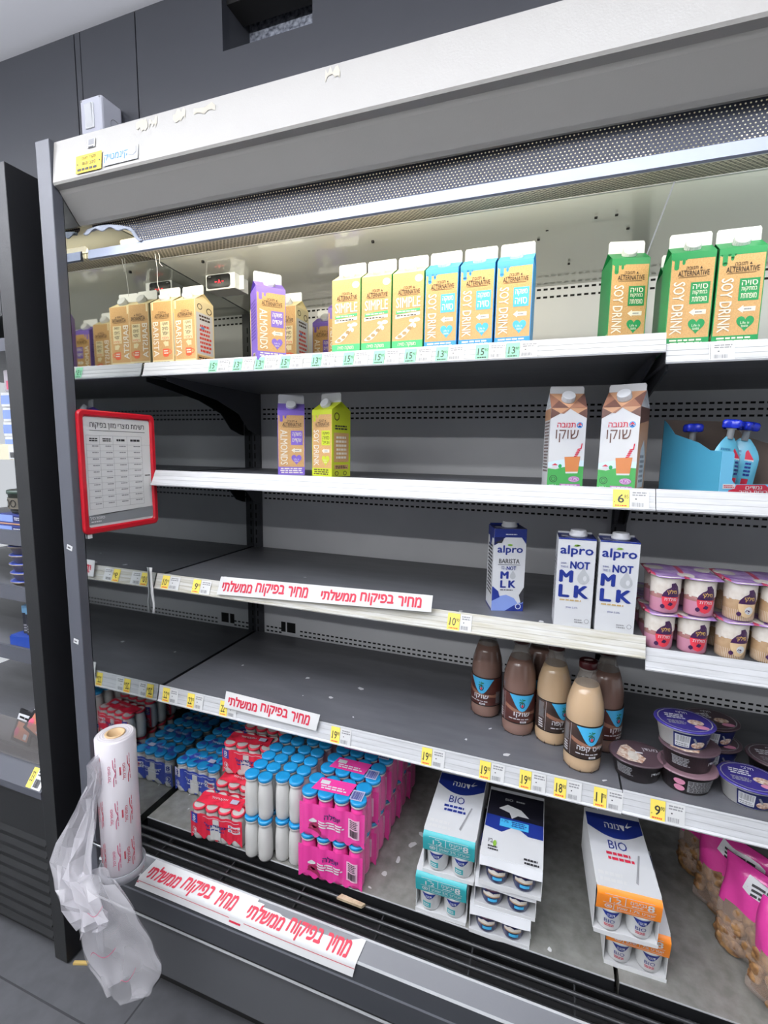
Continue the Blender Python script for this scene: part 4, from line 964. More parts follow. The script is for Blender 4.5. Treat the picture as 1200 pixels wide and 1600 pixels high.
# ================================================================== multipacks on the deck
BW = mat('bottle_white', '#c9c9c6', 0.35); BPK = mat('bottle_pink', '#e0459a', 0.3); CB = mat('foil_cap_blue', '#1f86bd', 0.25, coat=0.3); CRD = mat('foil_cap_red', '#cf3247', 0.3); SLR = mat('sleeve_red', '#cf2b42', 0.35); SLN = mat('sleeve_navy', '#2b3f96', 0.35); WRAP = mat('shrink_wrap', '#f7dcea', 0.12, alpha=0.16)
PINKW = mat('wrap_pink', '#dc3f96', 0.25, coat=0.4)
_bm = {}
def small_bottle(kind, H, R):
    """mesh pair shared by every small bottle of a kind"""
    k = (kind, H)
    if k in _bm: return _bm[k]
    body = BPK if kind == 'pink' else BW
    b = MB(); s = H/.1
    b.lathe([(R*.66, .0015*s), (R*.8, 0), (R*.96, .006*s), (R, .02*s), (R*.985, .055*s), (R*.93, .07*s), (R*.80, .081*s), (R*.74, .086*s), (R*.86, .087*s), (R*.86, .089*s)], body, seg=18)
    if kind == 'white':                               # raised ring ornament on the shoulder
        a = Art(b, cyl_fn(R*1.0, .02*s, .06*s, -125, -55), nu=6, lift=.0005); a.ring(.5, .5, .42, .32, .22, BW, 1, n=14); a.ring(.5, .5, .2, .16, .4, BW, 1, n=10)
    o1 = b.build('bottle')
    b = MB(); cm = {'red': CRD}.get(kind, CB)
    if kind == 'red':
        b.lathe([(R*.90, .0865*s), (R*.98, .088*s), (R*.98, .0935*s), (R*.92, .0945*s), (R*.80, .0945*s)], CRD, seg=18, cap1=False); b.lathe([(R*.80, .0943*s), (R*.2, .0940*s)], BW, seg=18, cap0=False)
    else:
        b.lathe([(R*.86, .0865*s), (R*.93, .088*s), (R*.93, .091*s), (R*.90, .0915*s)], BW, seg=18, cap1=False)
        b.lathe([(R*.90, .0915*s), (R*.98, .0925*s), (R*.98, .0985*s), (R*.90, .1*s), (R*.5, .099*s)], CB, seg=18)
    o2 = b.build('foil_cap', o1)
    _bm[k] = (o1.data, o2.data); bpy.data.objects.remove(o2); bpy.data.objects.remove(o1)
    return _bm[k]
def make_pack(kind, nx, ny, H, R, P):
    """nx by ny small bottles, front row at y = R"""
    def make():
        t = thing({'red': 'red_yogurt_drink_pack', 'navy': 'navy_yogurt_drink_pack', 'white': 'white_yogurt_drink_pack', 'pink': 'pink_yogurt_drink_pack'}[kind], '', 'yogurt drink'); m1, m2 = small_bottle(kind, H, R)
        for j in range(ny):
            for i in range(nx):
                o = bpy.data.objects.new('bottle', m1); COL.objects.link(o); o.parent = t; o.location = ((i-(nx-1)/2)*P, R + j*P, 0); o.rotation_euler = (0, 0, .3*math.sin(i*5+j*3))
                c = bpy.data.objects.new('foil_cap', m2); COL.objects.link(c); c.parent = o
        if kind == 'white': return t
        Wd = nx*P; D = ny*P
        def wave(u, v, l):                            # card or film drawn over the front row of bottles
            x = -Wd/2 + Wd*u; q = ((x + Wd/2) / P) % 1.0; d = (q-.5)*P
            y = R - max(math.sqrt(max(R*R-d*d, 0)), R*.80) - .0008 - l
            return Vector((x, y, H*v))
        b = MB(); lo, hi = (.16, .80) if kind != 'pink' else (.06, .78); body = {'red': SLR, 'navy': SLN, 'pink': PINKW}[kind]
        def lowedge(u):
            q = (u*nx) % 1.0; return lo - .10*math.cos(2*PI*q)*(1 if kind != 'pink' else .7) - (0 if kind == 'pink' else .02)
        b.grid(lambda u, v: wave(u, lowedge(u) + (hi-lowedge(u))*v, 0), nx*10, 6, body)
        a = Art(b, wave, nu=nx*10, lift=.0008)
        if kind in ('red', 'navy'):
            a.rect(.02, .52, .15, .80, SLN if kind == 'red' else CARD, 1); a.text('8', .05, .60, .12, .76, CARD if kind == 'red' else SLN, 2, bold=.04); a.lines(.04, .54, .13, .58, 1, CARD if kind == 'red' else SLN, 2)
            a.rect(.40, .10, .60, .52, BW, 1); a.rect(.44, .5, .56, .70, BW, 1); a.text(heb('אקטימל'), .28, .46, .74, .58, NAVY if kind == 'red' else CARD, 3, bold=.04); a.lines(.32, .38, .72, .44, 1, NAVY if kind == 'red' else CARD, 3)
            a.ring(.09, .32, .05, .09, .2, CARD, 2); a.ell(.1, .32, .02, .05, CARD, 2); a.lines(.03, .16, .2, .22, 1, CARD, 2)
            a.rect(.74, .56, .97, .64, CARD, 2); a.rect(.74, .44, .97, .53, CARD, 2); a.ell(.78, .60, .015, .025, NAVY, 3); a.ell(.78, .485, .015, .025, NAVY, 3); a.lines(.82, .47, .95, .62, 2, SLR, 3)
            a.rect(.25, .73, .95, .745, CARD, 2)
        else:
            a.text(heb('יופלה'), .40, .50, .64, .63, NAVY_D, 3, bold=.03); a.lines(.30, .28, .70, .45, 3, CARD, 3, words=3, seed=3); a.ell(.22, .40, .06, .05, CARD, 2); a.ell(.24, .29, .08, .07, mat('berry', '#8a2348', 0.5), 2); a.poly([(.14, .22), (.34, .10), (.36, .2), (.2, .3)], mat('berry'), 2)
            a.rect(.76, .20, .93, .64, mat('wrap_label_pale', '#e8b9d2', 0.4), 2); a.barcode(.78, .24, .91, .40, DARK_INK, 3); a.lines(.78, .42, .91, .62, 5, DARK_INK, 3)
        b.build('front_sleeve' if kind != 'pink' else 'printed_wrap', t)
        b = MB(); zt = H*.955
        if kind == 'pink':
            b.add([(-Wd*.36, R*1.0, H*1.004), (Wd*.22, R*1.0, H*1.004), (Wd*.26, D-R*.9, H*1.004), (-Wd*.30, D-R*.9, H*1.004)], [[0, 1, 2, 3]], PINKW); a = Art(b, face_fn((-Wd*.33, R*1.1, H*1.004), (Wd*.56, 0, 0), (0, D-2.2*R, 0), (0, 0, 1)), lift=.0005)
            a.rect(.1, .55, .35, .9, CARD, 1); a.lines(.15, .1, .9, .5, 2, CARD, 1); b.box(Wd*.25, R*.6, H*1.004, Wd*.43, R*2.2, H*1.009, mat('barcode_silver', '#b7b9cf', 0.3)); a2 = Art(b, face_fn((Wd*.26, R*.7, H*1.0095), (Wd*.16, 0, 0), (0, R*1.3, 0), (0, 0, 1))); a2.barcode(0, 0, 1, 1, NAVY, 1)
            b.build('top_label', t)
            for sgn in (-1, 1):                       # film over the two sides
                b = MB()
                def sidef(u, v, sgn=sgn):
                    y = D*u; q = (y/P) % 1.0; d = (q-.5)*P; return (sgn*((nx-1)/2*P + max(math.sqrt(max(R*R-d*d, 0)), R*.72) + .0015), y, H*(.02+.88*v))
                b.grid(sidef, ny*8, 4, WRAP); b.build('shrink_wrap', t)
        else:
            b.grid(lambda u, v: (-Wd*.46 + Wd*.86*u, R*.9 + (D-1.8*R)*v, H*.985 + .003*math.sin(u*17)*math.sin(v*5+1)), 20, 6, body); a = Art(b, face_fn((-Wd*.4, R*1.0, H*1.018), (Wd*.7, 0, 0), (0, D-2*R, 0), (0, 0, 1)), lift=.0004)
            a.text(heb('אקטימל'), .25, .35, .70, .65, CARD, 1); a.rect(.8, .3, 1.0, .7, mat('barcode_silver', '#b7b9cf', 0.3), 1); b.build('top_sleeve', t)
        return t
    return Kind(make)
red = make_pack('red', 4, 2, .100, .0195, .0390); navy = make_pack('navy', 4, 2, .100, .0195, .0390); white = make_pack('white', 2, 4, .115, .0195, .0395); pink = make_pack('pink', 4, 2, .115, .0208, .0424)
ZD = DZ + .0012
rows = ('front row', 'second row', 'third row', 'fourth row', 'back row')
GN = 'navy-sleeved yogurt drink packs'
for i in range(5):
    navy.put((0.0835 + .003*(i % 2), 0.026 + .083*i, ZD), 0.0, 'navy eight-pack of yogurt drink beside the mirrored wall, %s, on the deck' % rows[i], GN)
for i in range(1, 5):
    navy.put((0.087, 0.030 + .083*i + .03, ZD + .101), 0.02, 'navy eight-pack stacked on another beside the mirrored wall, %s' % rows[i], GN) if i > 2 else None
GR = 'red-sleeved yogurt drink packs'
red.put((0.262, -0.098, ZD), 0.10, 'red eight-pack of yogurt drink nearest the front edge of the deck', GR)
red.put((0.262, -0.004, ZD), 0.08, 'red eight-pack directly behind the frontmost red one, on the deck', GR)
red.put((0.262, 0.040, ZD+.101), 0.12, 'red eight-pack sitting on top of another, frontmost of the upper ones', GR)
red.put((0.264, 0.084, ZD), 0.03, 'red eight-pack buried under the upper red ones, third from the front', GR)
red.put((0.266, 0.132, ZD+.101), 0.06, 'red eight-pack in the upper layer behind the frontmost upper one', GR)
red.put((0.266, 0.168, ZD), 0.0, 'red eight-pack at the bottom, fourth from the front', GR)
red.put((0.266, 0.217, ZD+.101), 0.0, 'red eight-pack in the upper layer farthest back in the shade', GR)
GW = 'white yogurt drink packs without sleeves'
for j, x in enumerate((0.393, 0.474)):
    for lv in (0, 1):
        white.put((x, -0.106 + .004*lv + .018*j, ZD + .1162*lv), .02, 'white bottles with blue caps, %s pack of the %s stack at the deck front' % (('lower', 'upper')[lv], ('left-hand', 'right-hand')[j]), GW)
        white.put((x, 0.058 + .004*lv + .018*j, ZD + .1162*lv), .0, 'white bottles with blue caps, %s pack behind the %s front stack' % (('lower', 'upper')[lv], ('left-hand', 'right-hand')[j]), GW)
for i, y in enumerate((0.238, 0.322)):
    for lv in (0, 1):
        navy.put((0.435, y, ZD + .1012*lv), 0.0, 'navy-topped pack in the shade behind the white bottles, %s layer, %s' % (('lower', 'upper')[lv], ('nearer', 'farther')[i]), GN)
GP = 'pink yogurt drink packs'
for i in range(5):
    for lv in (0, 1):
        pink.put((0.603 + (.004 if lv else 0) + .004*i, -0.098 + .0875*i, ZD + .1162*lv), 0.07 if i == 0 else 0.02, 'pink strawberry eight-pack, %s layer, %s from the deck front' % (('lower', 'upper')[lv], rows[i]), GP)

# ================================================================== yogurt cups in card sleeves
TEAL = mat('sleeve_teal', '#2f9aa0', 0.4); ORG = mat('sleeve_orange', '#f28a2a', 0.4); CARDG = mat('sleeve_card', '#d9dadb', 0.5); CUPW = mat('cup_white', '#d5d6d6', 0.3); CUPN = mat('cup_navy', '#1f2858', 0.3); CHO = mat('dip_cream', '#e9e3da', 0.4); CHB = mat('dip_biscuit', '#c4a27a', 0.4)
def make_bio(kind):
    """two by four cups in an open-ended sleeve; kinds: teal, orange, dark"""
    Wd, D, H = (.117, .225, .104) if kind != 'dark' else (.130, .230, .066)
    body, band = {'teal': (CUPW, TEAL), 'orange': (CUPW, ORG), 'dark': (CUPN, NAVY)}[kind]
    def make():
        t = thing({'teal': 'teal_yogurt_multipack', 'orange': 'orange_yogurt_multipack', 'dark': 'dark_yogurt_multipack'}[kind], '', 'yogurt'); R = .0265; ch = .056
        for j in range(4):
            for i in (0, 1):
                b = MB(); x, y = (i-.5)*.057, .0285 + .055*j
                b.lathe([(R*.62, .002), (R*.78, .003), (R*.88, .010), (R, ch-.006), (R*1.04, ch-.004), (R*1.04, ch)], body, (x, y, 0), 24)
                if j == 0:
                    a = Art(b, cyl_fn(R*.885, .010, ch-.006, -165, -15, (x, y), r1=R*1.0), nu=14, lift=.0004)
                    if kind != 'dark':
                        for q in range(12): u0, u1 = .25+.5*q/12, .25+.5*(q+1)/12; dp = lambda u: 1-.36*max(0, math.cos((u-.5)/.25*PI/2)); a.poly([(u0, 1), (u0, dp(u0)), (u1, dp(u1)), (u1, 1)], NAVY, 1)
                        a.text(heb('דנונה'), .40, .76, .60, .90, CARD, 3)
                        if kind == 'teal': a.rect(.28, .08, .58, .42, TEAL, 1); a.lines(.31, .14, .55, .36, 2, CARD, 2, words=3)
                        else: a.text('BIO', .32, .36, .62, .56, NAVY, 2, bold=0); a.lines(.32, .14, .64, .3, 2, RED_INK, 2, words=3)
                    else:
                        a.rect(.2, .72, .8, 1, mat('plum_print', '#5a3048', 0.5), 1); a.lines(.3, .78, .7, .92, 1, GREY_INK, 2, words=3)
                        pts = [(.2, .40), (.2, .55), (.32, .6), (.42, .7), (.55, .6), (.68, .62), (.8, .56), (.8, .40)]; a.poly(pts, CHO, 2); a.rect(.2, .34, .8, .42, CHB, 2); a.rect(.38, .08, .70, .26, SKY, 2)
                b.build('cup', t)
        b = MB(); th = .001; y0 = .003
        b.box(-Wd/2, y0, 0, Wd/2, D, th, CARDG); b.box(-Wd/2, y0, H-th, Wd/2, D, H, CARD)
        b.box(-Wd/2-th, y0+.006, 0, -Wd/2, D, H, CARDG); b.box(Wd/2, y0+.006, 0, Wd/2+th, D, H, CARDG)
        b.prism([(-Wd/2, 0), (-.012, -.004), (.012, -.002), (Wd/2, -.001), (Wd/2, .0065), (.03, .0075), (0, .010), (-.03, .0075), (-Wd/2, .009)], 0, th*1.2, CARDG, axis='Y')
        b.build('card_sleeve', t)
        b = MB()
        if kind != 'dark':
            lo = .058
            fn = lambda u, v, l: Vector((-Wd/2 + Wd*u, -.0005 - .006*math.sin(v*PI*.5) + (.010 if v > .92 else 0)*(v-.92)/.08 - l, lo + (H-lo)*v))
            b.grid(lambda u, v: fn(u, v, 0), 8, 8, band); a = Art(b, fn, nu=6, lift=.0005)
            a.rect(.12, .86, .88, .885, CARD, 1); a.rect(.1, .40, .92, .42, CARD, 1); a.rect(.25, .08, .9, .10, CARD, 1); a.rect(.44, .44, .452, .84, CARD, 1); a.rect(.27, .10, .282, .38, CARD, 1)
            a.text('8', .78, .47, .88, .80, CARD, 2, bold=.05); a.text(heb('גביעים'), .52, .62, .76, .78, CARD, 2); a.lines(.54, .48, .74, .58, 1, CARD, 2); a.text('1.2', .2, .48, .38, .72, CARD, 2, bold=.04); a.lines(.24, .74, .34, .82, 1, CARD, 2)
            a.text(heb('שומן') + (' 2% ' if kind == 'teal' else ' 1.7% ') + heb('יוגורט'), .32, .14, .9, .34, CARD, 2, bold=.02); a.ring(.19, .24, .06, .12, .3, CARD, 2); a.ell(.19, .24, .03, .05, CARD, 2)
            b.build('front_flap', t)
            b = MB(); a = Art(b, face_fn((-Wd/2, y0, H), (Wd, 0, 0), (0, D*.92, 0), (0, 0, 1)), lift=.0005)
            n = 14; a.poly([(0, 1), (0, .80)] + [(i/n, .80 - .14*math.sin(PI*i/n)) for i in range(n+1)] + [(1, 1)], NAVY, 1)
            a.text(heb('דנונה'), .32, .80, .68, .88, CARD, 2); a.poly([(.7, .86), (.78, .95), (.74, .88), (.84, .9), (.74, .85)], CARD, 2); a.text('BIO', .32, .50, .64, .62, NAVY, 2, bold=0); a.lines(.25, .34, .72, .47, 2, NAVY if kind == 'teal' else RED_INK, 2)
            a.poly([(.80, .48), (.83, .48), (.68, .1), (.65, .12)], GREY_INK, 2); a.lines(.05, .05, .5, .2, 2, CARDG, 2)
            b.build('top_print', t)
        else:
            b.grid(lambda u, v: (-Wd/2 + Wd*u, -.004 + .008*v + .002*math.sin(u*6)*(1-v), H*.74 + (H*.26+.001)*v), 8, 4, CARD); b.build('front_flap', t)
            b = MB(); a = Art(b, face_fn((-Wd/2, 0, H), (Wd, 0, 0), (0, D*.95, 0), (0, 0, 1)), lift=.0005)
            a.poly([(0, .42), (.3, .38), (.52, .50), (.75, .40), (1, .40), (1, .60), (0, .60)], NAVY, 1); a.rect(0, .60, 1, 1, mat('sleeve_black', '#15151f', 0.4), 1); a.poly([(.2, .72), (.35, .80), (.6, .76), (.75, .66), (.55, .66), (.45, .60), (.4, .68)], CARDG, 2)
            a.rect(.25, .46, .75, .57, SKY, 2); a.text('1.7%', .28, .52, .40, .555, NAVY, 3); a.lines(.45, .48, .72, .56, 3, NAVY, 3); a.text('BIO', .3, .86, .44, .90, GREY_INK, 3); a.lines(.5, .86, .68, .9, 1, GREY_INK, 3)
            a.text(heb('ביו'), .1, .2, .17, .25, DARK_INK, 3); a.ell(.21, .20, .03, .04, LEAF, 3); a.lines(.1, .10, .28, .17, 2, DARK_INK, 3); a.lines(.7, .03, .95, .12, 2, DARK_INK, 3)
            b.build('top_print', t)
        return t
    return Kind(make)
bt, bo, bd = make_bio('teal'), make_bio('orange'), make_bio('dark')
GB = 'yogurt multipacks in card sleeves'
bt.put((0.880, -0.086, ZD), 0.03, 'teal-fronted yogurt multipack at the bottom of its stack of two', GB)
bt.put((0.894, -0.084, ZD+.106), 0.03, 'teal-fronted yogurt multipack on top of its stack of two', GB)
bt.put((0.872, 0.150, ZD), 0.02, 'teal yogurt multipack behind the teal stack, its end in shadow', GB)
bd.put((1.013, -0.090, ZD), 0.05, 'dark cup multipack at the bottom of its stack of three', GB)
bd.put((1.021, -0.085, ZD+.067), 0.04, 'dark cup multipack in the middle of its stack of three', GB)
bd.put((1.030, -0.098, ZD+.134), 0.02, 'dark cup multipack on top of its stack of three, white mountain print showing', GB)
bo.put((1.2865, -0.058, ZD), 0.02, 'orange-fronted yogurt multipack at the bottom of its stack of two', GB)
bo.put((1.257, -0.095, ZD+.106), 0.06, 'orange-fronted yogurt multipack on top of its stack of two', GB)

# ================================================================== bags of nuts on the right
MAG = mat('bag_magenta', '#c93a8e', 0.25, coat=0.5, bump=(60, 0.5)); NUT = mat('walnut', '#9a7448', 0.5, noise=(70, '#5a3a20', 1.0), bump=(120, .5)); FILM = mat('bag_film', '#e7d2c4', 0.1, alpha=0.25)
def make_nuts(seed):
    def make():
        t = thing('walnut_bag', '', 'snack bag'); r = random.Random(seed); b = MB(); Wd, H = .15, .20
        def pil(sg):
            def fn(u, v):
                e = (max(0, 1-(2*u-1)**4)*max(0, 1-(2*v-1)**6))**.5
                w = 1 + .04*math.sin(v*9+seed)
                return ((2*u-1)*Wd/2*w, sg*(.025*e*(1.25-.5*v) + .004*math.sin(u*13+seed+v*7)*e + .0008), H*v)
            return fn
        b.grid(pil(-1), 22, 24, FILM, mfn=lambda u, v: MAG if v > .50+.05*math.sin(u*3) else FILM); b.grid(pil(1), 22, 24, FILM, mfn=lambda u, v: MAG if v > .50 else FILM)
        a = Art(b, lambda u, v, l: Vector(pil(-1)(u, v)) + Vector((0, -l, 0)), nu=12, lift=.0006); a.poly([(.3, .78), (.9, .72), (.92, .92), (.35, .95)], CARD, 1); a.lines(.4, .76, .85, .9, 3, DARK_INK, 2, words=3)
        b.build('bag_film', t)
        q = MB()
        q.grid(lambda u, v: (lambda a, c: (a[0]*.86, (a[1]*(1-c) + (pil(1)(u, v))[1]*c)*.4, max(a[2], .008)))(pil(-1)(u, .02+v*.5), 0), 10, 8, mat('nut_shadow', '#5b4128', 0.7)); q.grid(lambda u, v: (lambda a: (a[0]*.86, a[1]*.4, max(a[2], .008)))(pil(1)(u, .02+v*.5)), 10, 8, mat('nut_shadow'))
        for k in range(44):                          # walnut halves seen through the film
            u, v = r.uniform(.08, .92), r.uniform(.03, .50); sg = -1 if k % 3 else 1
            p = Vector(pil(sg)(u, v)); p.y *= .66; p.x *= .94; p.z = max(p.z, .012); s = r.uniform(.011, .0145)
            q.xf = Matrix.Translation(p) @ Matrix.Rotation(r.uniform(0, 6), 4, 'Y') @ Matrix.Rotation(r.uniform(-.6, .6), 4, 'X')
            def nut(u_, v_):
                th, ph = PI*v_, 2*PI*u_; k_ = s*(1 + .15*math.sin(4*ph+k)*math.sin(3*th) + .14*math.cos(2*ph+k)); return (k_*1.25*math.sin(th)*math.cos(ph), k_*.62*math.sin(th)*math.sin(ph), k_*math.cos(th))
            q.grid(nut, 16, 10, NUT)
        tag(q.build('walnut_filling', t), kind='stuff')
        return t
    return Kind(make)
na, nb = make_nuts(1), make_nuts(4)
GU = 'walnut bags on the deck'
n1 = na.put((1.552, -0.052, ZD), -0.9, 'magenta-topped walnut bag nearest the front at the right photo edge', GU); n1.rotation_euler = (-0.10, 0, -0.75)
n2 = nb.put((1.522, 0.050, ZD), -1.0, 'magenta-topped walnut bag second from the front, slumped open beside the deck gap', GU); n2.rotation_euler = (-0.10, 0, -0.75)
n3 = na.put((1.505, 0.150, ZD), -1.0, 'walnut bag with a white label, third from the front', GU); n3.rotation_euler = (-.05, 0, -.75)
n4 = nb.put((1.490, 0.250, ZD), -1.0, 'walnut bag in the shade, farthest back of the row', GU); n4.rotation_euler = (-.05, 0, -.75)

# ================================================================== framed notice on the mirrored end wall
REDP = mat('frame_red', '#b11524', 0.3)
t = thing('notice_frame', 'red plastic frame holding a printed price-control table, hung on the mirrored end wall', 'sign', (0.0015, -0.2235, 0.1465))
FW, FH = 0.231, 0.302
b = MB(); fr = 0.016
def fp(u, z, x): return (x, u, z)
def rrect(u0, z0, u1, z1, r_, n=5):
    out = []
    for cx, cz, s in ((u1-r_, z1-r_, 0), (u0+r_, z1-r_, 1), (u0+r_, z0+r_, 2), (u1-r_, z0+r_, 3)):
        out += [(cx + r_*math.cos(PI/2*(s+i/n)), cz + r_*math.sin(PI/2*(s+i/n))) for i in range(n+1)]
    return out
rings = [(rrect(0, 0, FW, FH, .014), 0.0), (rrect(0, 0, FW, FH, .014), .005), (rrect(.003, .003, FW-.003, FH-.003, .012), .0075), (rrect(fr-.004, fr-.004, FW-fr+.004, FH-fr+.004, .008), .0075), (rrect(fr, fr, FW-fr, FH-fr, .006), .004), (rrect(fr, fr, FW-fr, FH-fr, .006), .001)]
n = len(rings[0][0]); vs = [fp(u, z, x) for rg, x in rings for u, z in rg]
b.add(vs, [[i*n+k, i*n+(k+1) % n, (i+1)*n+(k+1) % n, (i+1)*n+k] for i in range(len(rings)-1) for k in range(n)], REDP); b.build('frame', t)
b = MB(); a = Art(b, face_fn((.0022, fr-.002, fr-.002), (0, FW-2*fr+.004, 0), (0, 0, FH-2*fr+.004), (1, 0, 0)), lift=.0003)
a.rect(0, 0, 1, 1, PAPER, 0); a.text(heb('רשימת מוצרי מזון בפיקוח'), .10, .885, .90, .945, DARK_INK, 2, bold=.015); a.rect(.09, .872, .91, .876, DARK_INK, 2)
cols = [.04, .22, .41, .62, .85]; top, bot = .83, .17
for c_ in cols: a.rect(c_-.0015, bot, c_+.0015, top, GREY_INK, 1)
a.rect(.985, bot, .988, .76, GREY_INK, 1)
for i in range(12):
    z = top - (.08 if i else 0) - max(0, i-1)*(top-.08-bot)/10; a.rect(.04, z-.001, .85 if i != 1 else .988, z+.001, GREY_INK, 1)
for i in range(11):
    zt = (top-.08) - (i-1)*(top-.08-bot)/10 if i else top; zb = zt - (.08 if i == 0 else (top-.08-bot)/10)
    for j in range(4):
        w = cols[j+1]-cols[j]; a.lines(cols[j]+w*(.2 if i == 0 else .4), zb+(zt-zb)*(.3 if i == 0 else .6), cols[j+1]-w*.08, zb+(zt-zb)*(.75 if i == 0 else .9), 2 if i == 0 and j < 2 else 1, DARK_INK if i == 0 else GREY_INK, 2, seed=i*7+j, words=3)
a.lines(.88, .44, .98, .46, 1, DARK_INK, 2, words=2)
a.rect(0, .03, 1, .115, mat('footer_grey', '#7b7e82', 0.6), 2); a.poly([(0, .115), (1, .115), (1, .135), (.5, .125), (.05, .105)], mat('footer_grey'), 3)
a.text(heb('סופרסל'), .03, .075, .23, .105, CARD, 4); a.lines(.04, .045, .2, .065, 1, CARD, 4)
b.build('notice_sheet', t)
b = MB(); b.box(.0005, .012, -.010, .004, .022, .0, CARD); b.build('hanger_clip', t)

# ================================================================== government price banners
def banner(label, corners, reps, grp, sag=0.0, foot=True, torn=False, bend=None):
    P0, P1, P2, P3 = [Vector(p) for p in corners]      # bottom left, bottom right, top right, top left
    o = (P0+P1)/2; N = (P1-P0).cross(P3-P0).normalized()
    if N.y > 0: N = -N
    def fn(u, v, l):
        if bend:                                       # follows the corner of the bumper
            k = .33; C0, C1 = [Vector((p.x + (q.x-p.x)*k, bend[0], bend[1])) for p, q in ((P0, P3), (P1, P2))]
            A, B = (P0*(1-u) + P1*u), (C0*(1-u) + C1*u); T = P3*(1-u) + P2*u
            p = A*(1-v/k) + B*(v/k) if v < k else B*(1-(v-k)/(1-k)) + T*((v-k)/(1-k))
        else: p = (P0*(1-u) + P1*u)*(1-v) + (P3*(1-u) + P2*u)*v
        return p + N*(l + .0012*math.sin(u*9)*math.sin(v*3)) + Vector((0, 0, sag*math.sin(u*PI*2.3)*(1-v))) - o
    b = MB(); sk = (lambda u, v: torn and .54 < u < .86 and v > .80 + .16*abs((u-.66)/.2)) ; b.grid(lambda u, v: fn(u, v, 0), 60, 12, PAPER, skip=sk); b.grid(lambda u, v: fn(u, v, -.0006), 60, 12, PAPER, skip=sk)
    a = Art(b, fn, nu=24, lift=.0009 if bend else .0004)
    for i in range(reps):
        u0, u1 = (i + .045)/reps, (i + .94)/reps
        wds = ('ממשלתי', 'בפיקוח', 'מחיר'); ln = (.40, .36, .24); uu = u0
        v0, v1 = (.40, .86) if foot else (.22, .80)
        for w_, f in zip(wds, ln):
            wd = (u1-u0)*f; low = .16 if 'ק' in w_ else 0
            a.text(heb(w_), uu, v0-low*(v1-v0), uu+wd*.88, v1, RED_INK, 1, bold=.07); uu += wd
    if foot:
        for i in range(30):
            if abs((i+.5)/30 - .5) > .03: a.rect(i/30, .20, (i+1)/30, .215, RED_INK, 1)
        a.lines(.47, .08, .53, .18, 1, RED_INK, 1, words=1); a.lines(.0, .13, .012, .19, 1, RED_INK, 1, words=1)
    if torn:
        MG = BUMP
        b.add([fn(u, v, .0006) for u, v in ((.585, 1.0), (.66, .80), (.80, .74), (.92, .78), (.98, 1.0))], [[0, 1, 2, 3, 4]], MG)
    return single(b, 'price_banner', label, 'paper banner', loc=tuple(o), group=grp)
GBN = 'red-lettered price banners'
banner('long white paper banner with red lettering twice over, on the third shelf rail', [(0.226, -0.0215, -0.031), (0.822, -0.0215, -0.002), (0.822, -0.0085, 0.034), (0.232, -0.0085, 0.016)], 2, GBN, foot=False)
banner('short white paper banner with red lettering once, on the fourth shelf rail', [(0.243, -0.026, -0.3505), (0.529, -0.026, -0.356), (0.536, -0.0165, -0.3155), (0.2445, -0.0165, -0.3075)], 1, GBN, foot=False)
banner('wide torn paper banner with red lettering, stuck to the sloping bumper at the bottom', [(0.132, -0.2468, -0.7375), (0.731, -0.2472, -0.7400), (0.747, -0.2105, -0.6835), (0.168, -0.2105, -0.6835)], 2, GBN, sag=.001, torn=True, bend=(-0.2418, -0.7115))
# strip of crumpled tape hanging off the third shelf and a tag end on the fourth
b = MB(); r = random.Random(3); pts = [(0, 0, 0)]
seq = [(0.0, .014), (.0, .0), (.002, -.03), (.001, -.06), (.006, -.09), (.005, -.105), (.003, -.12)]
w_ = [.012, .006, .007, .009, .007, .006, .010]
vs = []
for (x, z), w in zip(seq, w_): vs += [(x-w/2, .002*r.random(), z), (x, -.003, z+.001), (x+w/2, .002*r.random(), z)]
b.add(vs, [[i*3+k, i*3+k+1, i*3+k+4, i*3+k+3] for i in range(len(seq)-1) for k in (0, 1)], PAPER, True)
single(b, 'tape_strip', 'crumpled white tape strip dangling from the third shelf rail at the mirror', 'tape', loc=(0.004, -0.0265, 0.008), solid=.0006)

# ================================================================== roll of produce bags hung in front of the post
FILMW = mat('bag_film_clear', '#e6e4ea', 0.16, alpha=0.36, coat=1.0); ROLLW = mat('bag_roll_film', '#cbc7cc', 0.25, coat=0.3); PINKI = mat('roll_pink', '#b8496b', 0.5)
RX, RY, RZ0, RZ1, RR = 0.152, -0.293, -0.632, -0.292, 0.0425
t = thing('produce_bag_roll', 'roll of clear produce bags printed in pink, its loose end hanging down', 'bag roll', (RX, RY, RZ0))
RH = RZ1-RZ0
b = MB(); b.lathe([(.020, RH-.002), (RR-.006, RH-.0005), (RR, RH-.004), (RR, .01), (RR-.004, .0), (.02, 0)], ROLLW, seg=56, cap0=False, cap1=False)
for rr in (.026, .031, .036): b.lathe([(rr, RH-.0004), (rr+.0009, RH+.0002), (rr+.0018, RH-.0004)], mat('roll_edge', '#c9c5c6', 0.5), seg=56, cap0=False, cap1=False)
for k, a0 in enumerate((-150, -105, -60, -20)):
    for q, z0 in enumerate((.025, .13, .235)):
        a = Art(b, cyl_fn(RR+.0006, z0, z0+.065, a0-20, a0+20), nu=6, lift=.0003); ink = PINKI if k % 2 == 0 else RED_INK
        for i in range(10):                      # bracket-shaped rule beside upright words
            v0, v1 = i/10, (i+1)/10; s = lambda v: .70 + .16*math.exp(-((v-.5)/.13)**2); a.poly([(s(v0), v0), (s(v0)+.05, v0), (s(v1)+.05, v1), (s(v1), v1)], ink, 1)
        a.text(heb('סופרסל'), .32, .18, .55, .78, ink, 1, rot=90); a.lines(.14, .25, .26, .8, 1, ink, 1) if k % 2 else None
        for i in range(5): a.rect(.86, i/5+.1, .90, i/5+.26, ink, 1)
b.build('film_roll', t)
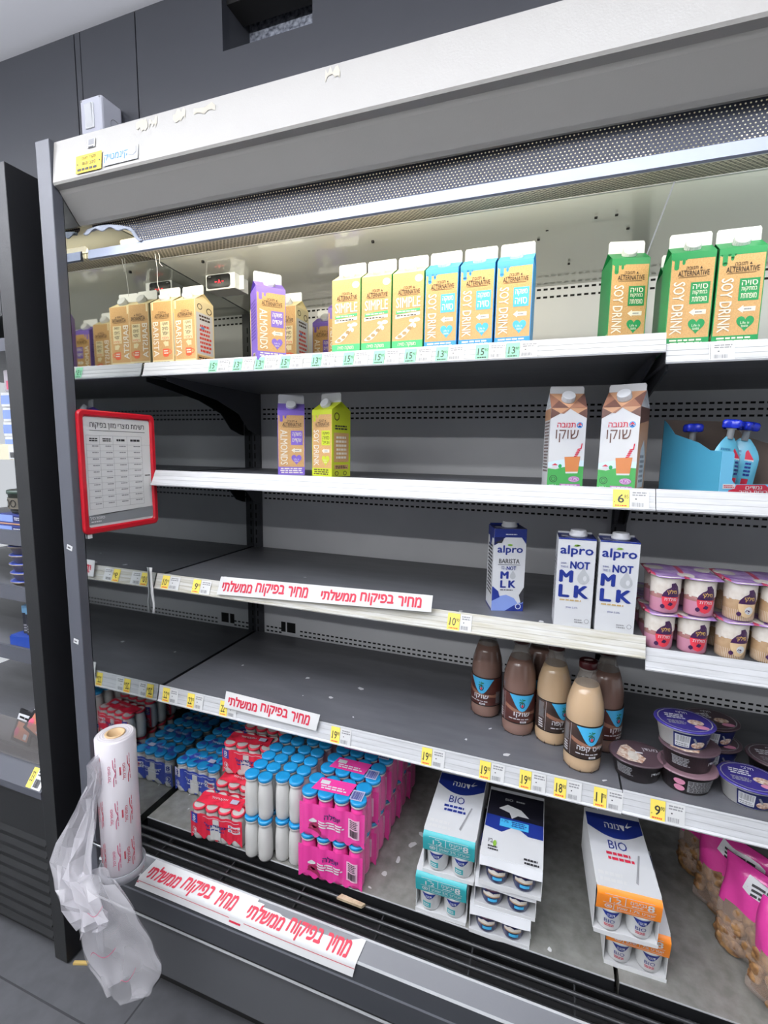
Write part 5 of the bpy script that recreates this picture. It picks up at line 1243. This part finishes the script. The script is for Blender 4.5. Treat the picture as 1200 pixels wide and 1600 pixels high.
b = MB(); b.lathe([(.021, RH-.002), (.0215, RH+.001), (.0165, RH+.001), (.016, RH-.04), (.016, .001), (.021, .001)], mat('core_card', '#b89b74', 0.7), seg=32, cap0=False, cap1=False); b.lathe([(.0161, RH-.05), (.002, RH-.051)], mat('core_dark', '#5f4d38', 0.8), seg=24, cap0=False); b.build('cardboard_core', t)
# the loose bags: two crumpled layers, modelled as puffed sheets hanging in front of the roll's left and below
def sheet(outline_l, outline_r, zs, y0, puff, fold, seed, name):
    r = random.Random(seed); ph = [r.uniform(0, 6) for _ in range(6)]
    b = MB()
    def lerp(tab, v):
        f = v*(len(tab)-1); i = min(int(f), len(tab)-2); return tab[i] + (tab[i+1]-tab[i])*(f-i)
    nu, nv = (46, 40) if name == 'bag_sheet' else (9, 12)
    jit = {(i, j): (r.uniform(-1, 1), r.uniform(-1, 1), r.uniform(-1, 1)) for i in range(nu+1) for j in range(nv+1)}
    for sg in (-1, 1):
        def fn(u, v, sg=sg):
            xl, xr, z, yc = lerp(outline_l, v), lerp(outline_r, v), lerp(zs, v), lerp(y0, v)
            e = (max(0, 1-(2*u-1)**2))**.6
            w = math.sin(u*17 + ph[0] + v*4) * .45 + math.sin(u*9 - v*7 + ph[1]) * .6 + abs(math.sin(u*6 + v*9 + ph[2]))*.9
            p = Vector((xl + (xr-xl)*u + .004*math.sin(v*23+ph[3])*(1 if u in (0, 1) else .6), yc + sg*(puff*e*(.5+.5*v) + .001) + fold*w*e*(1 if sg < 0 else .6), z + .006*math.sin(u*7+ph[4])))
            if name != 'bag_sheet':
                k = jit[(round(u*nu), round(v*nv))]; p += Vector((k[0]*.005*e, k[1]*.011*e + .012*e*(1 if round(u*nu) % 3 == 1 else -.6), k[2]*.006*e))
            return p
        b.grid(fn, nu, nv, FILMW, smooth=(name == 'bag_sheet'))
    return b
def arr(pts): return [p[0]-RX for p in pts]
# main hanging bag
L = [(.150, 0), (.088, 0), (.078, 0), (.080, 0), (.084, 0), (.090, 0), (.102, 0), (.160, 0)]
Rr = [(.240, 0), (.290, 0), (.306, 0), (.320, 0), (.335, 0), (.318, 0), (.290, 0), (.225, 0)]
zs = [z-RZ0 for z in (-.560, -.600, -.645, -.690, -.735, -.790, -.845, -.890)]
ys = [y-RY for y in (-.385, -.388, -.380, -.372, -.366, -.362, -.358, -.356)]
b = sheet(arr(L), arr(Rr), zs, ys, .020, .0045, 5, 'bag_sheet'); 
b.build('hanging_bag', t)
# folded upper flap pulled out to the left of the roll
L = [(.150, 0), (.138, 0), (.112, 0), (.066, 0), (.038, 0), (.060, 0), (.085, 0), (.125, 0)]
Rr = [(.156, 0), (.156, 0), (.154, 0), (.154, 0), (.168, 0), (.205, 0), (.232, 0), (.185, 0)]
zs = [z-RZ0 for z in (-.325, -.375, -.425, -.500, -.575, -.625, -.660, -.690)]
ys = [y-RY for y in (-.345, -.350, -.356, -.365, -.385, -.395, -.396, -.392)]
b = sheet(arr(L), arr(Rr), zs, ys, .010, .0060, 9, 'flap'); b.build('loose_flap', t)
b = MB()                                         # faint print on the hanging bag
for (x0, z0, x1, z1) in ((.165, -.76, .245, -.70), (.25, -.80, .30, -.725), (.165, -.665, .215, -.61)):
    n = 10; yy = -.398-RY
    for i in range(n):
        s0, s1 = i/n, (i+1)/n; f = lambda s: (x0+(x1-x0)*s-RX, yy-.012*math.sin(s*3), z0+(z1-z0)*s-RZ0+.012*math.sin(s*6))
        p, q = f(s0), f(s1); b.add([p, q, (q[0], q[1], q[2]+.0018), (p[0], p[1], p[2]+.0018)], [[0, 1, 2, 3]], PINKI)
b.build('bag_print', t)
# wire holder the roll stands on
b = MB(); WIRE = mat('holder_clear', '#b9bcc2', 0.15, alpha=0.6)
b.lathe([(.004, -.02), (.012, -.02), (.048, -.010), (.050, .012), (.047, .012), (.044, -.004), (.012, -.010), (.004, -.010)], WIRE, seg=40)
b.tube([(0.0, .03, -.016), (-.05, .042, -.03), (-.165, -.2465-RY, -.03), (-.172, -.2465-RY, .05)], .004, mat('wire_chrome', '#8d9096', 0.25, metal=0.9), 8)
h = single(b, 'bag_roll_holder', 'small clear plastic holder under the produce bag roll, fixed to the grey post', 'holder', loc=(RX, RY, RZ0))

# ================================================================== switch box on the cladding above the canopy
PVC = mat('switch_grey', '#c9cbd6', 0.35)
t = thing('switch_box', 'light grey surface-mounted switch box on the dark cladding above the canopy', 'switch', (-0.190, 0.0985, 1.262), 0.0)
b = MB(); b.box(-.040, -.068, -.048, .040, 0, .048, PVC); b.ring = None
b.build('housing', t, bevel=.006)
b = MB()
for x, z in ((-.034, .042), (.034, .042), (-.034, -.042), (.034, -.042)): b.lathe([(.003, 0), (.003, .0004)], GREY_INK, seg=10); b.v[-20:] = [Vector((p.x + x, -.0681-p.z, z + p.y)) for p in b.v[-20:]]
b.build('cover_screw', t)
b = MB(); b.box(-.020, -.0715, -.032, .012, -.067, .032, WHITE); b.prism([(-.0715, -.030), (-.0765, .028), (-.0715, .030)], -.017, .009, CARD); b.build('rocker', t, bevel=.002)
b = MB(); b.tube([(.0402, -.026 + .016*math.cos(q), -.012 + .016*math.sin(q)) for q in [2*PI*i/24 for i in range(25)]], .0009, GREY_INK, 6); b.build('knockout', t)

# ================================================================== neighbouring black cooler, left
nbk = thing('black_cooler', 'tall black neighbouring cooler, cut off by the left edge of the photo', 'refrigerator', (-0.118, -0.26, FLOOR))
OL = mat('black_olive', '#1b1c1d', 0.5, bump=(200, .1)); NBK = mat('black_side', '#0e0f12', 0.55)
def npart(b, name, **kw): o = b.build(name, nbk, **kw); o.location = (0.118, 0.26, -FLOOR); return o
nz = 0.985
b = MB(); b.box(-0.165, -0.26, FLOOR+.004, -0.118, YB, nz, NBK, {'-y': OL}); npart(b, 'end_panel', bevel=.0015)
b = MB(); b.box(-0.95, 0.30, FLOOR+.01, -0.1655, YB, nz, mat('neighbour_back', '#55585e', 0.5)); npart(b, 'back_panel')
b = MB(); b.box(-0.95, -0.26, 0.66, -0.1655, 0.2995, nz, OL); npart(b, 'canopy')
b = MB(); b.box(-0.95, -0.255, FLOOR+.05, -0.1655, 0.25, -0.575, OL)
for i in range(9): b.prism([(-0.2555, -0.70-.035*i), (-0.2615, -0.715-.035*i), (-0.2555, -0.72-.035*i)], -0.95, -0.166, OL)
b.box(-0.95, -0.23, FLOOR+.004, -0.1655, 0.2, FLOOR+.05, SLOT); npart(b, 'vented_base')
b = MB(); b.prism([(-0.262, -0.555), (-0.225, -0.505), (-0.2, -0.505), (-0.2, -0.575), (-0.262, -0.575)], -0.95, -0.1655, POST)
a = Art(b, face_fn((-0.225, -0.2628, -0.5545), (.055, 0, 0), (0, .036, .0485), (0, -.8, .6)), lift=.0005); a.rect(0, .05, .35, .85, YEL, 1); a.text('33', .06, .3, .26, .7, DARK_INK, 2); a.rect(.36, .05, .98, .85, PAPER, 1); a.barcode(.42, .12, .8, .45, DARK_INK, 2); a.lines(.42, .55, .9, .78, 2, DARK_INK, 2)
npart(b, 'front_rail')
b = MB(); b.box(-0.95, -0.236, -0.50, -0.1655, -0.232, -0.385, mat('bin_glass', '#8e8a88', 0.08, alpha=0.35)); npart(b, 'glass_front')
NS = [(0.345, 0.033), (0.118, 0.03), (-0.035, 0.03), (-0.21, 0.03)]
for z, h_ in NS:
    b = MB(); b.box(-0.95, -0.20, z-.015, -0.1655, 0.2995, z, SHELF); b.box(-0.95, -0.208, z-.022, -0.1655, -0.2005, z+.018, mat('neighbour_rail', '#d8d2b8', 0.5) if z > .2 else POST)
    if z > .2:
        a = Art(b, face_fn((-0.262, -0.2085, z-.02), (.09, 0, 0), (0, 0, .035), (0, -1, 0)), lift=.0004); a.rect(.40, 0, .68, 1, YEL, 1); a.text('22', .45, .2, .6, .8, DARK_INK, 2); a.text('9', .6, .5, .66, .8, DARK_INK, 2, bold=0); a.rect(.0, 0, .38, 1, PAPER, 1); a.barcode(.05, .1, .34, .5, DARK_INK, 2); a.rect(.7, 0, 1, 1, PAPER, 1); a.barcode(.74, .1, .95, .5, DARK_INK, 2)
    npart(b, 'shelf')
b = MB(); b.box(-0.95, -0.20, -0.51, -0.1655, 0.2995, -0.495, SHELF); npart(b, 'bin_floor')
b = MB(); b.box(-0.95, -0.235, 0.595, -0.1655, 0.2995, 0.605, SHELF); b.box(-0.95, -0.245, 0.585, -0.1655, -0.2355, 0.615, POST); npart(b, 'shelf')
# stacked white-and-blue boxes on the neighbour's upper shelf
BXB = mat('box_blue', '#7d93cc', 0.45); BXR = mat('box_red_pink', '#d2607a', 0.45)
for i in range(4):
    b = MB(); b.box(-.06, 0, 0, .06, .12, .036, CARD); a = Art(b, face_fn((-.06, 0, 0), (.12, 0, 0), (0, 0, .036), (0, -1, 0)), lift=.0004); a.rect(0, .2, 1, .82, BXB, 1); a.ell(.76, .5, .14, .36, BXR, 2); a.ring(.76, .5, .14, .36, .3, CARD, 3); a.ring(.74, .5, .17, .42, .15, RED_INK, 4); a.lines(.45, .4, .58, .6, 1, NAVY, 3)
    single(b, 'food_box', 'white-blue box with red roundel, %s of the four stacked at the left edge' % ('lowest', 'second', 'third', 'topmost')[i], 'box', loc=(-.232 - .003*(i % 2), -.196, .346 + .0375*i), group='boxes in the neighbouring cooler', bevel=.001)
b = MB(); b.box(-.05, 0, 0, .05, .1, .055, mat('box_pale', '#b9b3bb', 0.4)); a = Art(b, face_fn((-.05, 0, 0), (.1, 0, 0), (0, 0, .055), (0, -1, 0)), lift=.0004); a.rect(.1, .1, .7, .5, BXR, 1); a.lines(.2, .5, .95, .9, 3, GREY_INK, 1)
single(b, 'food_box', 'pale plastic-wrapped packet lying on the roundel boxes at the left edge', 'packet', loc=(-.236, -.19, .4975), rotz=.05, bevel=.004)
b = MB(); b.lathe([(.034, 0), (.036, .004), (.04, .05), (.043, .052), (.043, .06), (.04, .062)], mat('jar_olive', '#3a3d38', 0.4), seg=30, mats={3: mat('jar_lid', '#2b3a32', 0.4), 4: mat('jar_lid', '#2b3a32', 0.4)})
a = Art(b, cyl_fn(.0405, .008, .045, -150, -30), nu=10, lift=.0008); a.rect(.1, .1, .9, .9, mat('jar_label', '#5a554b', .5), 1); a.ring(.35, .5, .12, .3, .3, SLOT, 2); a.ring(.6, .5, .1, .28, .3, SLOT, 2)
single(b, 'dip_jar', 'dark lidded tub on the lower shelf of the neighbouring cooler', 'tub', loc=(-.300, -.150, .1785))
for i in range(2):
    b = MB(); b.box(-.055, 0, 0, .055, .11, .028, mat('tray_navy', '#26306c', 0.35)); a = Art(b, face_fn((-.055, 0, 0), (.11, 0, 0), (0, 0, .028), (0, -1, 0)), lift=.0004); a.rect(.05, .25, .55, .9, BXB, 1); a.rect(.58, .3, .95, .85, NAVY_D, 1); a.lines(.6, .4, .9, .75, 2, CARD, 2); a.rect(0, 0, 1, .12, LB, 1)
    single(b, 'meal_tray', 'navy ready-meal box, %s of the two under the dark tub' % ('lower', 'upper')[i], 'box', loc=(-.300, -.196 + .004*i, .1192 + .0292*i), group='ready-meal boxes in the neighbouring cooler', bevel=.001)
GMT = mat('tray_foil', '#8e8478', 0.4)
for i in range(5):
    b = MB(); b.lathe([(.034, 0), (.042, .018), (.046, .02), (.046, .0225)], GMT, seg=26, sy=1.1); b.lathe([(.046, .0226), (.040, .0238)], mat('lid_film_blue', '#2c3f8e', 0.3), seg=26, sy=1.1)
    single(b, 'foil_tub', 'grey food tub with blue film, %s in the stack of five at the left edge' % ('lowest', 'second', 'third', 'fourth', 'topmost')[i], 'tub', loc=(-.306 + .002*(i % 2), -.147, -.0338 + .0245*i), group='film-sealed tubs in the neighbouring cooler')
for i in range(5):
    b = MB(); b.box(-.008, 0, 0, .008, .06, .075, mat('sachet_dark', '#2b2c33', 0.35)); b.box(-.0085, -.001, .062, .0085, .06, .084, mat('sachet_band', '#6f9fc4', 0.4)); a = Art(b, face_fn((-.008, 0, 0), (.016, 0, 0), (0, 0, .06), (0, -1, 0)), lift=.0005); a.lines(.2, .1, .8, .5, 3, GREY_INK, 1, words=1)
    single(b, 'sachet', 'dark upright packet with light blue top, number %s from the left in the row' % ('one', 'two', 'three', 'four', 'five')[i], 'packet', loc=(-.345 + .022*i, -.150 - .005*i, -.1805), rotz=.25, group='blue-topped packets in the neighbouring cooler', bevel=.0015)
b = MB(); b.box(-.34, -.165, -.385, -.167, -.06, -.357, mat('tray_royal_blue', '#24408f', 0.4)); 
b.prism([(-.34, -.385), (-.168, -.385), (-.168, -.315), (-.20, -.322), (-.26, -.352), (-.34, -.36)], -.168, -.166, mat('tray_royal_blue'), axis='Y')
b.v = [p - Vector((-.25, -.12, -.385)) for p in b.v]
single(b, 'card_tray', 'royal blue card tray with a rising side holding the blue-topped packets', 'tray', loc=(-.290, -.125, -.2095))
b = MB(); b.box(-.30, -.19, -.494, -.17, .0, -.387, mat('bin_liner', '#4b4a4d', 0.5)); b.v = [p - Vector((-.235, -.1, -.494)) for p in b.v]
single(b, 'bin_crate', 'dark crate behind the glass front of the neighbouring cooler', 'crate', loc=(-.235, -.1, -.4945))
SALM = mat('salmon', '#c98468', 0.4, noise=(40, '#b06a50', 0.6))
for i, (x, y, rz) in enumerate(((-.246, -.2225, .5), (-.305, -.219, .1))):
    b = MB(); b.box(-.035, 0, 0, .035, .006, .085, mat('pack_black', '#1a1a1d', 0.4)); a = Art(b, face_fn((-.035, 0, 0), (.07, 0, 0), (0, 0, .085), (0, -1, 0)), lift=.0005); a.rect(.12, .1, .88, .62, SALM, 1); a.poly([(0, .66), (1, .66), (1, .9), (0, .85)], CARD, 1); a.lines(.1, .70, .9, .82, 1, SLOT, 2, words=3); a.rect(.62, .15, .80, .32, CARD, 2); a.ell(.2, .3, .12, .14, BXR, 2)
    o = single(b, 'salmon_pack', 'black salmon pack with orange window, %s' % ('nearest the black end panel', 'cut off by the photo edge')[i], 'packet', loc=(x, y, -.470 + .04*(1-i)), group='salmon packs in the neighbouring cooler')
    o.rotation_euler = (-.35, .45 if i == 0 else .1, 0)
# small things on the floor
b = MB(); b.box(-.020, -.004, 0, .020, .004, .006, mat('wood_sliver', '#b59a5a', 0.6)); single(b, 'wood_wedge', 'thin yellowish wooden wedge on the floor under the black cooler corner', 'wedge', loc=(-.085, -.245, FLOOR+.0005), rotz=.35)
b = MB(); b.add([(-.008, -.014, .001), (.006, -.010, .001), (.010, .016, .001), (-.002, .014, .001)], [[0, 1, 2, 3]], PAPER); single(b, 'paper_scrap', 'white torn paper scrap lying on the floor tiles', 'paper', loc=(0.226, -0.325, FLOOR+.0008))
b = MB(); b.prism([(-.035, -.006), (.03, -.004), (.036, .006), (-.028, .007)], 0, .006, mat('scrap_card', '#bfae92', 0.7, noise=(80, '#8f7d63', .7)), axis='Z'); single(b, 'cardboard_scrap', 'crumpled beige cardboard scrap caught on the black air grille', 'scrap', loc=(0.668, -0.113, -0.7168), rotz=-.05)
